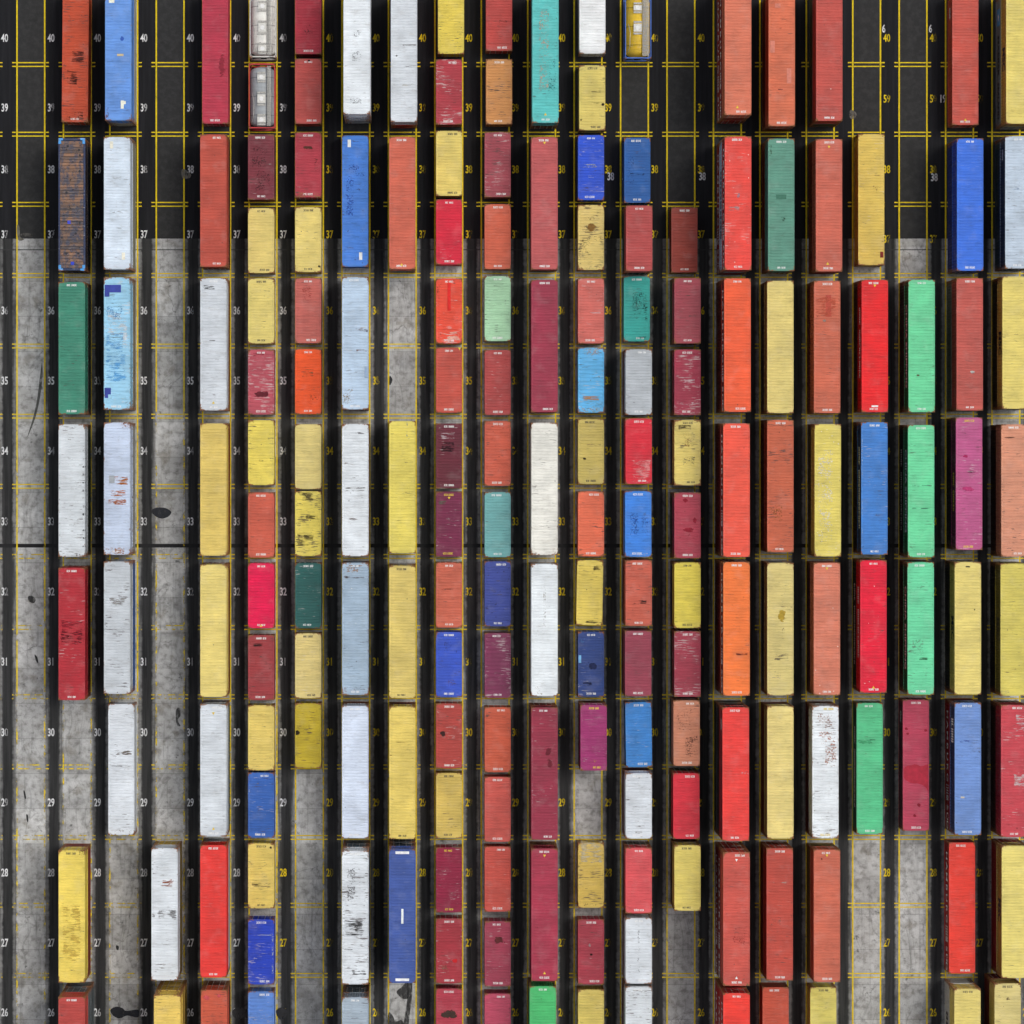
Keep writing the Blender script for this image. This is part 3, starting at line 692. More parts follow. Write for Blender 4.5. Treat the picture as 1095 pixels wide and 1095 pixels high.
lane(10, 480.2, [
 (-12,57.5,(230,206,84),1,'yellow','with brown scuffs','d.4 r.35',dict(cx=482.3,codes='  ')),
 (63.6,133,(178,62,72),1,'crimson','with pale crosswise scrapes','p.5 d.1 s.2 r.2',{}),
 (139.7,209.6,(234,212,112),1,'yellow','with tidy ribs','d.05 r.2',dict(codes='dd')),
 (213,283,(216,42,66),1,'bright red','with a few pale nicks','p.1 d.02 r.05',{}),
 (298,367,(236,84,62),2,'vermilion','with white scrapes and a red stripe','p.5 d.2 r.3',dict(dec=[(0,.28,.3,2.6,(225,40,35),'rect'),(-.75,.15,.5,1.0,(90,50,35),'speckle'),(.1,.88,2,1.0,(245,190,170),'streak')])),
 (372,441,(200,86,72),2,'coral','with an unmarked roof','d.0 r.05',dict(dec=[(.8,.02,0,0,'y','tri')])),
 (453,522,(106,42,56),1,'dark wine','with white and black scratches near its top','p.1 d.1 r.1',dict(dec=[(-.1,.19,1.5,.7,(190,170,175),'streak'),(-.1,.36,1.4,1.0,(40,20,28),'streak')])),
 (526,595,(122,44,76),1,'plum','with yellow codes and grey scuffs','s.5 p.3 r.15',dict(codes='yy',dec=[(0,.10,0,0,'y','tri'),(.2,.43,.8,.5,(140,110,120),'speckle'),(-.5,.17,.7,.4,(110,100,90),'streak')])),
 (601.6,671,(206,106,84),2,'salmon','with one dark hairline','d.1 r.1',dict(dec=[(0,.41,1.8,.08,(100,50,40),'streak')])),
 (676,745,(60,90,200),1,'cobalt blue','with brown smudges','s.4 d.35 r.1',dict(dec=[(-.1,.22,.8,1.0,(60,60,90),'speckle'),(.2,.78,.8,.9,(110,80,80),'speckle')])),
 (752,822,(180,72,66),1,'brick red','with a dark splash at its left side','d.3 p.2 s.2 r.3',dict(dec=[(-.45,.46,.6,.6,(60,35,35),'blob')])),
 (826.8,896,(216,188,94),2,'mustard yellow','with thin ochre ribs','d.2 r.3',dict(codes='dd')),
 (906,976,(148,36,66),2,'burgundy','with yellow codes and pale specks','p.25 w.2 d.1 r.3',dict(codes='yy',dec=[(0,.12,.8,.35,(70,20,30),'speckle'),(.1,.72,.6,.4,(190,150,150),'speckle')])),
 (982,1052,(172,56,66),2,'red','with scattered brown scars','s.3 p.2 d.15 r.25',dict(dec=[(.45,.65,.5,.5,(215,40,45),'blob'),(-.3,.8,.8,1.2,(150,110,90),'speckle')])),
 (1057,1127,(184,62,78),2,'red','with a dark oval stain, at the lower picture edge','d.05 r.15',dict(dec=[(0,.40,1.9,1.0,(66,50,42),'blob')])),
])
lane(11, 532.2, [
 (-15,54,(192,76,70),1,'coral red','with a black smudge, at the upper picture edge','d.1 s.15 r.15',dict(cx=533.7,dec=[(.3,.55,.9,.3,(90,55,55),'streak')])),
 (63,133,(212,148,88),1,'tan orange','with dark red and grey scuffs','d.35 p.15 s.3 r.35',dict(cx=533.7)),
 (141,211,(166,76,86),1,'dusty rose','with grey crosswise streaks','p.55 d.4 r.4',{}),
 (218,288,(212,104,78),2,'orange','with faint grey marks','d.08 p.05 r.15',{}),
 (295,365,(172,216,176),1,'mint green','with fine black scratches','d.35 r.2',{}),
 (374,444,(180,76,74),2,'red','with red-brown specks','s.35 p.15 r.15',{}),
 (449.6,520,(208,98,76),2,'orange','with dark red flecks','s.5 d.25 r.3',{}),
 (526,596,(116,176,176),1,'pale teal','with a small rust dot','d.1 p.15 r.1',{}),
 (600,670,(66,80,156),1,'indigo blue','with dark blotches','s.75 d.15 r.1',{}),
 (676.5,746.7,(132,56,90),1,'purple','with broad pale ribs','p.55 s.4 d.1 r.15',dict(wide=True)),
 (756,826,(206,96,70),2,'orange','with brown corner scuffs','d.12 s.15 r.25',{}),
 (831,900,(206,92,82),2,'coral','with a smooth faded roof','s.1 d.05 r.1',{}),
 (904.7,975.5,(202,86,74),2,'coral red','with a pale scratch near its bottom','p.12 d.05 r.1',{}),
 (985,1055,(166,66,86),2,'rose','with a brown smear near its top','p.2 s.2 r.2',dict(dec=[(.1,.29,1.2,.8,(100,45,45),'blob')])),
 (1062.5,1132,(190,76,100),2,'pink','with dark flecks, at the lower picture edge','d.15 s.3 r.1',{}),
])
lane(12, 582.3, [
 (-11,132,(96,196,192),2,'turquoise','peppered with pale tan chips','d.1 r.1',dict(cx=583.3,codes=' w',dec=[(-.1,.45,1.1,9,(190,170,150),'speckle'),(.5,.65,.8,4,(60,140,140),'speckle'),(0,.935,0,0,'y','tri')])),
 (146.6,288,(190,92,92),2,'dusty rose','with a yellow triangle near its top','d.02 r.08',dict(dec=[(0,.045,0,0,'y','tri')],codes='ww')),
 (300,440,(158,56,76),2,'wine red','with an unmarked matte roof','d.0 r.03',{}),
 (452.5,593,(234,232,222),2,'cream white','with rusty lower corners','d.15 r.5',dict(codes='  ',wide=False,dec=[(-.7,.98,.9,.6,(140,80,30),'speckle'),(.8,.975,.6,.7,(140,80,30),'speckle')])),
 (603.7,743.7,(240,240,240),2,'plain white','with tan smudges at its lower end','d.05 r.25',dict(codes='  ',dec=[(-.4,.955,1.1,.9,(160,130,90),'speckle'),(0,.3,.3,5,(205,205,200),'speckle')])),
 (756.6,898,(152,52,72),2,'wine red','with pale ticks along its left edge','s.25 p.08 r.15',dict(dec=[(-.95,.5,.12,11,(200,150,160),'speckle'),(.3,.33,.6,1.0,(110,35,48),'blob'),(.4,.42,.5,.8,(115,38,50),'blob')])),
 (908,1048.4,(172,56,78),2,'raspberry red','with yellow triangles at both ends','s.25 r.15',dict(dec=[(0,.055,0,0,'y','tri'),(0,.94,0,0,'y','tri')])),
 (1055,1196,(78,188,112),2,'green','cut by the lower picture edge','d.05 r.15',dict(cx=580.5,low=[(110,40,30)])),
])
lane(13, 632, [
 (-12,57,(250,250,252),1,'brilliant white','with a spotless roof','d.0 p.0 r.12',dict(cx=633.5,codes='  ')),
 (70,139,(230,208,110),1,'yellow','with two black spots and thin black seams','d.15 r.3',dict(cx=633.3,codes='dd',dec=[(.8,.6,.35,.3,(30,12,10),'blob'),(-.85,.84,.2,.2,(30,15,10),'blob'),(.4,.41,1.4,.09,(60,50,35),'streak'),(.5,.58,1.2,.09,(60,50,35),'streak')])),
 (144.7,213.7,(50,88,208),1,'royal blue','with pale scratches in its middle','d.1 p.12 r.1',dict(dec=[(.05,.64,.9,.25,(190,190,200),'streak'),(-.1,.47,1.5,.4,(150,160,190),'streak'),(.35,.85,.4,.3,(150,140,140),'speckle')])),
 (219,288.8,(230,206,120),1,'yellow','badly blackened by rust patches','d.8 r.6',dict(codes='  ',dec=[(0,.36,1.0,1.1,(140,105,50),'blob'),(.5,.52,.9,.7,(110,85,50),'speckle'),(-.4,.65,.9,2.2,(50,40,30),'speckle'),(0,.95,2.0,.4,(60,50,35),'speckle'),(0,.22,.8,.5,(120,90,50),'speckle')])),
 (298,367,(212,112,102),2,'salmon pink','with one white hairline','p.2 d.1 r.3',dict(dec=[(.3,.53,1.3,.09,(235,215,215),'streak')])),
 (372,441,(104,190,242),2,'sky blue','with tan rust at both ends','p.35 d.3 r.5',dict(wide=True,codes='  ',dec=[(0,.06,2.1,.7,(190,150,110),'speckle'),(0,.95,2.1,.6,(190,165,130),'speckle'),(0,.78,1.8,.5,(190,140,90),'streak')])),
 (448.4,517.4,(206,186,98),2,'mustard','with grey scuffs and one black nick','d.2 r.25',dict(codes='dd',dec=[(-.5,.61,.4,.2,(25,20,15),'blob'),(.2,.40,1.6,.25,(150,130,90),'streak')])),
 (525.6,595,(236,118,86),2,'orange','with rust freckles','s.3 d.35 r.5',{}),
 (599,668.6,(230,206,96),1,'yellow','turned slightly askew, with black marks','d.35 r.4',dict(cx=630.6,rot=-1.0,codes='  ',dec=[(.55,.12,.8,.6,(60,50,30),'streak'),(.2,.95,1.4,.3,(40,35,25),'streak')])),
 (676,744.6,(50,72,132),1,'navy','with light blue patches at its left side','s.35 p.15 r.15',dict(dec=[(-.62,.14,.45,.5,(96,150,205),'speckle'),(-.85,.42,.25,.7,(120,180,225),'rect'),(.1,.52,1.4,.8,(30,40,80),'blob'),(-.3,.8,1.0,.4,(30,40,80),'streak')])),
 (754,824,(158,52,108),2,'magenta','with yellow codes','s.25 p.08 r.2',dict(cx=634.8,low=[(95,40,40)],codes='yy',dec=[(0,.86,.7,.4,(190,140,80),'speckle')])),
 (901,971,(218,188,88),2,'mustard','with a greyed upper quarter and black streaks','d.5 r.45',dict(codes='  ',dec=[(0,.15,2.3,2.4,(206,196,164),'streak'),(.1,.95,1.8,.3,(70,60,40),'speckle')])),
 (983,1052.8,(172,62,76),2,'crimson','with a bottle-shaped grey dot','s.15 d.12 p.08 r.2',dict(dec=[(-.1,.40,.25,.5,(150,120,120),'blob'),(0,.54,.3,.2,(25,15,15),'blob')])),
 (1058,1128,(224,200,102),2,'yellow','cut by the lower picture edge','d.15 r.4',dict(codes='  ')),
])
lane(14, 683, [
 (-7,62.5,None,1,'tank','',None,dict(special='yellowtank',cx=682.5)),
 (148,216,(46,98,168),1,'steel blue','with dark smudges down its left half','d.3 s.35 r.12',dict(cx=681.5,dec=[(-.5,.5,.7,3.5,(30,62,110),'speckle'),(0,.56,1.6,.25,(25,50,85),'streak')])),
 (220,289.6,(182,78,76),2,'red','with an even matte roof','d.0 r.05 p.02',dict(cx=683.5)),
 (296,364.5,(58,166,156),1,'teal','with black specks','d.25 r.2',dict(cx=681,dec=[(.2,.45,1.6,3.0,(15,60,55),'speckle'),(.6,.55,.6,1.8,(20,50,45),'speckle'),(.3,.94,1.2,.2,(15,30,28),'streak')])),
 (374,443,(182,190,200),2,'grey','with a grimy lower half','d.1 r.2',{}),
 (448,517,(218,46,62),2,'scarlet','with pale scrapes on its lower half','p.12 r.05 d.02',dict(dec=[(.2,.78,1.9,2.0,(235,150,150),'streak'),(0,.96,2.0,.3,(220,190,190),'speckle')])),
 (525.6,595,(66,134,222),2,'azure blue','with dark blotches in its middle','s.2 r.1 d.1',dict(cx=682.5,dec=[(-.3,.5,.9,2.4,(36,80,160),'speckle'),(.5,.5,.7,2.2,(36,80,160),'speckle'),(0,.965,2.1,.3,(220,222,225),'speckle')])),
 (599.6,669,(202,98,78),2,'salmon orange','with black scratches','d.4 r.2',dict(dec=[(.1,.64,1.4,.4,(50,35,35),'streak')])),
 (675,744,(152,66,82),2,'dusty plum red','with a few dark nicks','d.08 r.08',dict(cx=682.5)),
 (751,820,(70,142,216),2,'azure blue','turned slightly askew','s.08 p.08 r.25',dict(rot=.8,low=[])),
 (827,896.7,(214,224,236),2,'white','with a brown nick near its bottom','d.2 r.15',dict(dec=[(0,.9,.8,.25,(110,90,70),'streak')])),
 (906.5,976.8,(222,88,92),2,'coral pink','with red dots','s.25 d.05 r.3',{}),
 (982,1051.5,(216,226,234),2,'white','with two dotted lines of specks','d.15 r.1',dict(dec=[(0,.5,.2,5,(120,125,130),'speckle')])),
 (1055,1125,(222,226,230),2,'white','with dark crosswise streaks, at the lower picture edge','d.4 r.12',{}),
])
lane(15, 735.2, [
 (222.7,290.4,(156,66,54),1,'dark brick red','with faint soot','d.05 s.2 r.1',dict(cx=731.9)),
 (297.5,367,(162,72,82),2,'dusty red','with rubbed upper corners','d.12 p.05 r.3',dict(low=[(90,85,50)])),
 (374.4,443,(166,58,78),2,'burgundy','with long white scrapes','p.5 r.15 d.05',dict(low=[(80,80,60)],dec=[(.1,.48,1.3,.35,(220,190,195),'streak'),(0,.83,1.6,.35,(225,195,200),'streak'),(0,.97,1.8,.25,(190,150,150),'speckle')])),
 (449,519,(230,208,112),2,'yellow','with rust scabs and a grey smear','d.45 r.65',dict(codes='dd',dec=[(.1,.3,1.3,1.6,(130,80,40),'speckle'),(0,.62,1.6,.9,(130,120,90),'speckle'),(-.2,.12,1.4,.6,(60,50,35),'streak')])),
 (527,596.7,(178,68,84),2,'rose red','with raspberry blots','s.55 r.25 d.05',dict(low=[(60,40,30)],dec=[(-.15,.12,.6,.5,(150,30,50),'blob'),(.55,.42,.4,.6,(150,30,50),'blob'),(0,.57,1.6,.5,(150,30,50),'blob')])),
 (601.6,671.5,(232,212,84),2,'lemon yellow','with faint seams','d.08 r.2',dict(codes='dd')),
 (675.6,744.6,(164,62,78),2,'crimson','with long pale scratches','p.6 r.3 d.1',dict(low=[(60,55,30)])),
 (749,819,(206,136,106),2,'tan pink','dotted with small dark pits','d.2 r.25',dict(cx=734.3,dec=[(-.2,.3,1.7,2.4,(60,35,30),'speckle'),(.3,.7,1.6,2.2,(60,35,30),'speckle')])),
 (827,897,(216,52,66),2,'scarlet','with an unmarked roof','d.02 r.05',dict(cx=734,low=[(60,75,40)])),
 (904,973.8,(232,212,108),2,'yellow','standing last before the empty bays','d.06 r.15',dict(low=[(90,60,40)],codes='dd')),
])
lane(16, 787.6, [
 (-20,123,(218,122,94),3,'salmon orange','with a yellow triangle near its end','d.0 s.05 r.1',dict(cx=789.2,low=[(HSR,'HS'),(HSR,'HS')],west=None,codes=' w',dec=[(-.05,.94,0,0,'y','tri')])),
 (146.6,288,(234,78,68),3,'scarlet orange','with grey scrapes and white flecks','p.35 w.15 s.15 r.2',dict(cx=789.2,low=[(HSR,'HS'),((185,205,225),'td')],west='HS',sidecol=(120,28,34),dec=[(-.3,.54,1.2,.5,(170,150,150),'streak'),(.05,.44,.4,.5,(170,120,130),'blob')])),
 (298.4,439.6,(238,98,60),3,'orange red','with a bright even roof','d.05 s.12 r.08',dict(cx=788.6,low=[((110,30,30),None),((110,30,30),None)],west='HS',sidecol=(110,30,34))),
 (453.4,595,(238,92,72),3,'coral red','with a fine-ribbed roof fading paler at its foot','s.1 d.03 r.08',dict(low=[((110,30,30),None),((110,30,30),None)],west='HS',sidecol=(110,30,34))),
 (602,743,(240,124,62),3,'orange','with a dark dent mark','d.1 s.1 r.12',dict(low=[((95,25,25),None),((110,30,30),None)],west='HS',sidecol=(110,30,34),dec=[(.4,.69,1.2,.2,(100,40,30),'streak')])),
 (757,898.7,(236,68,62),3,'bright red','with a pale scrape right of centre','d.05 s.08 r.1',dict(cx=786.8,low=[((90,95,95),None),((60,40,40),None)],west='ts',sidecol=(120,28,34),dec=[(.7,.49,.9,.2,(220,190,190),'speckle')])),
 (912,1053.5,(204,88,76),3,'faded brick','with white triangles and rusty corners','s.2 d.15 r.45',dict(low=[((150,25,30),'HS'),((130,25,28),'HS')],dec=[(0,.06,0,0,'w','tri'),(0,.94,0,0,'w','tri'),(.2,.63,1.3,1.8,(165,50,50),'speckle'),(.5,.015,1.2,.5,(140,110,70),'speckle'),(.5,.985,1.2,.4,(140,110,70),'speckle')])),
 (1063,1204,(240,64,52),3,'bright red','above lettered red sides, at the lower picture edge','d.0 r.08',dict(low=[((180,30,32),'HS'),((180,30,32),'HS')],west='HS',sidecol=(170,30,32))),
])
lane(17, 834.5, [
 (-7.5,135.6,(214,116,84),2,'orange','with pink paint patches','d.15 s.2 r.15',dict(cx=836,codes=' w',dec=[(-.7,.40,.42,1.1,(214,132,112),'rect'),(.55,.62,.42,1.4,(216,134,114),'rect'),(-.3,.09,.5,.4,(214,132,112),'rect'),(-.1,.725,.5,.15,(90,30,50),'streak'),(-.1,.26,.3,.15,(80,30,50),'streak')])),
 (148.8,289,(98,154,134),2,'sea green','with a dark rectangle and scuffs','d.06 s.08 r.25',dict(cx=835.4,dec=[(0,.44,.95,.42,(66,120,100),'rect'),(0,.61,.9,.5,(60,105,85),'speckle'),(-.85,.12,.4,2.2,(66,110,80),'speckle')])),
 (301,441,(230,210,124),2,'pale yellow','with an unmarked matte roof','d.01 r.1',dict(codes='  ')),
 (450.5,589,(202,104,74),2,'burnt orange','with black specks and an ochre patch','d.55 s.15 r.35',dict(dec=[(-.3,.7,1.3,1.8,(140,90,30),'speckle'),(-.8,.75,.5,.9,(60,40,50),'speckle')])),
 (603,742.6,(222,204,126),2,'khaki yellow','with a brown stain and a grey smear','d.1 r.3',dict(codes='  ',dec=[(.1,.40,.9,1.2,(186,156,50),'blob'),(.1,.51,.7,.9,(150,125,50),'speckle'),(.1,.71,1.5,.8,(110,100,85),'streak'),(-.3,.85,1.0,.6,(170,160,150),'speckle')])),
 (756,896,(236,216,132),2,'cream yellow','with a matte faded roof','d.02 r.25',dict(codes='  ')),
 (908,1047.5,(192,80,66),2,'brick red','with grey scribbles at its centre','d.12 r.2',dict(cx=833.8,dec=[(-.3,.55,1.2,1.0,(150,105,95),'speckle'),(0,.26,1.5,.12,(190,160,150),'streak')])),
 (1055.5,1196,(198,88,66),1,'brick orange','cut by the lower picture edge','d.05 r.2',dict(cx=829.4)),
])
lane(18, 884.5, [
 (-13,130,(196,86,76),2,'coral red','with a grey scratch at its right edge','d.08 w.05 r.1',dict(cx=886.8,low=[(80,90,75)],codes=' w',dec=[(.7,.53,.6,.5,(120,105,105),'speckle')])),
 (149,290,(206,106,86),2,'salmon orange','with yellow dots at both ends','d.02 r.05',dict(cx=886.5,dec=[(0,.06,0,0,'y','tri'),(-.1,.94,0,0,'y','tri')])),
 (301,441,(206,108,82),2,'orange','with faint brick patches','s.25 d.1 r.15',dict(dec=[(-.1,.2,2.2,2.2,(198,90,66),'streak'),(.1,.19,.5,2,(186,76,62),'rect'),(-.2,.30,.4,.3,(140,120,110),'blob')])),
 (454.6,594,(230,212,104),2,'yellow','flecked with white chips','w.85 p.15 r.35',dict(cx=885.2,low=[(100,90,60)],codes='  ',dec=[(-.2,.55,1.6,10,(240,235,215),'speckle')])),
 (603,742,(216,128,102),2,'peach','with a yellow dot by its code','w.2 s.12 r.1',dict(cx=884.3,dec=[(0,.045,0,0,'y','tri')])),
 (755,896,(238,240,244),2,'white','with orange rust spatter on its upper half','d.35 r.6',dict(cx=882.7,codes='yy',dec=[(.1,.25,1.8,1.6,(176,96,44),'speckle'),(.4,.38,1.2,2.6,(170,100,60),'speckle'),(0,.12,1.6,1.8,(150,90,60),'speckle')])),
 (910,1048.8,(206,108,84),2,'salmon orange','with a yellow triangle near its top','d.04 r.1',dict(cx=884.3,low=[(140,120,60)],dec=[(0,.045,0,0,'y','tri'),(-.4,.07,.2,.3,(60,25,25),'blob')])),
 (1055.5,1196,(222,208,104),1,'yellow','cut by the lower picture edge','d.08 r.35',dict(cx=880.4,codes='d ')),
])
lane(19, 934, [
 (144,282.7,(228,198,92),1,'golden yellow','with a dark red corner block','d.1 p.1 r.3',dict(cx=931.7,codes='  ',dec=[(.8,.92,.3,.55,(130,40,30),'rect'),(.45,.31,.6,.25,(120,80,60),'streak'),(.3,.42,.5,.9,(190,150,80),'speckle')])),
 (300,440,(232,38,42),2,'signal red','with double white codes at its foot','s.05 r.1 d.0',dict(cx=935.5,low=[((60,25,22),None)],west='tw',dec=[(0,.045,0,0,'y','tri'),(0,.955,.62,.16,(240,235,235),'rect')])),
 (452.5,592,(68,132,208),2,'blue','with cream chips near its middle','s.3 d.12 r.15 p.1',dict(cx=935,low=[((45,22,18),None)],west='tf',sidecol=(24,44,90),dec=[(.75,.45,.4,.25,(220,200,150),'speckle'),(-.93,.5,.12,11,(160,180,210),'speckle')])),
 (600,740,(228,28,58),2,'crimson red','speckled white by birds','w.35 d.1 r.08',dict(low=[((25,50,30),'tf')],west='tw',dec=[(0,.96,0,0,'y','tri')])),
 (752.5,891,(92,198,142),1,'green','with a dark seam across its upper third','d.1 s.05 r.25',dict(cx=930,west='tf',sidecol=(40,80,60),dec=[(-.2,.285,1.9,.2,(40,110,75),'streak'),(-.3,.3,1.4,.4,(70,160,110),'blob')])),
])
lane(20, 985, [
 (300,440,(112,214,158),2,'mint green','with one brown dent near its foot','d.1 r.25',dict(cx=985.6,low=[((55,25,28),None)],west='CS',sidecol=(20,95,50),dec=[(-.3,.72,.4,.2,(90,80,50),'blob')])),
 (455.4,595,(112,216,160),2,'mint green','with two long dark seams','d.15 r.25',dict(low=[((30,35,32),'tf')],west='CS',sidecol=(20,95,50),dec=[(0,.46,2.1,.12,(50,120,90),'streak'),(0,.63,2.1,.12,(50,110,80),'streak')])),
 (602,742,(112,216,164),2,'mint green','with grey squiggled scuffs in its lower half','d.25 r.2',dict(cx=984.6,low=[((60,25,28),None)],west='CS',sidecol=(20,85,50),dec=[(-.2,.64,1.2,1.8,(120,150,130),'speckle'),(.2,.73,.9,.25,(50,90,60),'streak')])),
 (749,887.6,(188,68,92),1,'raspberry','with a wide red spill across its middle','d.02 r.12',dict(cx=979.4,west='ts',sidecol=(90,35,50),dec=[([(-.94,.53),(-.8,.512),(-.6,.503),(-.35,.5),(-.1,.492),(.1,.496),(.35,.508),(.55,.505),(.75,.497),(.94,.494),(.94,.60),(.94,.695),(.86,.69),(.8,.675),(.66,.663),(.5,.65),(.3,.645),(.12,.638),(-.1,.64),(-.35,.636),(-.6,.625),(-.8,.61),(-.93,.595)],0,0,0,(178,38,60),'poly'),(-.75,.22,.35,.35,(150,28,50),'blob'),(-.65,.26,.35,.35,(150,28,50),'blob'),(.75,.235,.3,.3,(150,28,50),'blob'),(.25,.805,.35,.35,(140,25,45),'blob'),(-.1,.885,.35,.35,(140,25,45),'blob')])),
])
lane(21, 1036.5, [
 (-8,135,(206,90,76),1,'coral red','with a yellow dot at its foot','s.15 d.05 r.08',dict(cx=1032.3,west='ts',codes='ww',dec=[(0,.96,0,0,'y','tri')])),
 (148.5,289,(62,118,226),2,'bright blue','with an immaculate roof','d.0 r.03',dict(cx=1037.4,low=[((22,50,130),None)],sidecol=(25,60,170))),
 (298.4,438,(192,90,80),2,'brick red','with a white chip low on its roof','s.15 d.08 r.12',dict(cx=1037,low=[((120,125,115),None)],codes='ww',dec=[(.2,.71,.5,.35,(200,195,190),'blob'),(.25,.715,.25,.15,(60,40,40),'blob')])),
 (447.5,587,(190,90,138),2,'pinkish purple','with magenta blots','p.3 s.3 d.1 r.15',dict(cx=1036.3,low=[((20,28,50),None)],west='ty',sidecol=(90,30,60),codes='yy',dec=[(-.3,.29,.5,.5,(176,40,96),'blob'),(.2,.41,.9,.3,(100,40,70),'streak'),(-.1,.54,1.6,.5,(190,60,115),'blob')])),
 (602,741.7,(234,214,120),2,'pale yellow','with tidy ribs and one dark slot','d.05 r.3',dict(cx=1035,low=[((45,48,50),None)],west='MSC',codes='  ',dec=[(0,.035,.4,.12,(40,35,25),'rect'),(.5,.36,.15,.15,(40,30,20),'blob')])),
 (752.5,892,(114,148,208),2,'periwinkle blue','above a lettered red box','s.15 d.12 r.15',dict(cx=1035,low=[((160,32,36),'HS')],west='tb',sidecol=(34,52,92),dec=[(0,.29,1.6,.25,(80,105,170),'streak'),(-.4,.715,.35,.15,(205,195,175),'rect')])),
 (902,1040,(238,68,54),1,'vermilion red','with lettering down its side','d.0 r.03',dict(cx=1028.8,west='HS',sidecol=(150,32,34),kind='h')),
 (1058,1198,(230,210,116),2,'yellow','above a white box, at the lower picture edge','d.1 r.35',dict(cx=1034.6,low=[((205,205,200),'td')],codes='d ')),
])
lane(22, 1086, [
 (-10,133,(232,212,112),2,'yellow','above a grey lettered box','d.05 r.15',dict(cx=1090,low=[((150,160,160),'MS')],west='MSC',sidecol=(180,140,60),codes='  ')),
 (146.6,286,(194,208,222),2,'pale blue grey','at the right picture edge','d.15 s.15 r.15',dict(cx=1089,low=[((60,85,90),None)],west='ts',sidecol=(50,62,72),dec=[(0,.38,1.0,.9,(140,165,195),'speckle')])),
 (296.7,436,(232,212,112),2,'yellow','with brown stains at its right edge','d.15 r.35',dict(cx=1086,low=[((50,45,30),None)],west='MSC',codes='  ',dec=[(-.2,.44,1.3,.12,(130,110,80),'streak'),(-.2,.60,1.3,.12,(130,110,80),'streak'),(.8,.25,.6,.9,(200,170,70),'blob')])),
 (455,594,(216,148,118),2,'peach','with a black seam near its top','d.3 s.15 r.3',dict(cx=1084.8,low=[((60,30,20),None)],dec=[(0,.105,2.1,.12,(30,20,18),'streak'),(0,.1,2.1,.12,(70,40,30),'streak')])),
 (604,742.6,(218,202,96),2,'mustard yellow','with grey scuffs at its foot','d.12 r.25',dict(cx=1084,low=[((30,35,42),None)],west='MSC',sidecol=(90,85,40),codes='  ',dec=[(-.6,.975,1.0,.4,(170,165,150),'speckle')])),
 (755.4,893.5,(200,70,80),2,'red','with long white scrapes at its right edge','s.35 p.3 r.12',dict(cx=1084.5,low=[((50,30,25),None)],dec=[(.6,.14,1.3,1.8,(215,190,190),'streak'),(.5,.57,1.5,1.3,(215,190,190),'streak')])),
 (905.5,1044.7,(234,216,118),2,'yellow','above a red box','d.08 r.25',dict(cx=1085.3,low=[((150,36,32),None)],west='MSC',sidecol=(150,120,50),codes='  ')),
 (1052.8,1192,(224,206,128),2,'khaki yellow','with a dark speck, at the lower picture edge','d.1 r.35',dict(cx=1077.6,low=[((120,35,30),None)],codes='d ',dec=[(0,.115,.4,.3,(90,60,50),'speckle')])),
])

ORD = 'zeroth first second third fourth fifth sixth seventh eighth ninth tenth eleventh'.split()
def place(i):
    return f'{ORD[i]} lane from left' if i <= 11 else f'{ORD[23-i]} lane from right'
def bays(y0, y1):
    b = [n for n, yy in NUMY.items() if y0-2 < yy + 6 < y1+2 or y0 < yy < y1]
    b = [n for n, yy in NUMY.items() if y0 - 4 < yy < y1 + 4]
    if not b: b = [26]
    return f'bay {b[0]}' if len(b) == 1 else f'bays {b[0]} and {b[-1]}'
NAMES = {(96,104,108):'slate'}
def tone_word(c):
    r, g, b = c; mx, mn = max(c), min(c)
    if mx - mn < 26: return 'white' if mx > 185 else 'grey' if mx > 85 else 'dark grey'
    if r == mx:
        if g > .72*r: return 'yellow' if r > 140 else 'olive'
        return 'red' if r > 125 else 'dark red'
    if g == mx: return 'green'
    return 'blue' if mx > 110 else 'navy'

def parse(w):
    d = {}
    for t in (w or '').split():
        d[{'d':'dark','p':'pale','s':'spots','w':'specks','r':'rust'}[t[0]]] = float(t[1:])
    return d

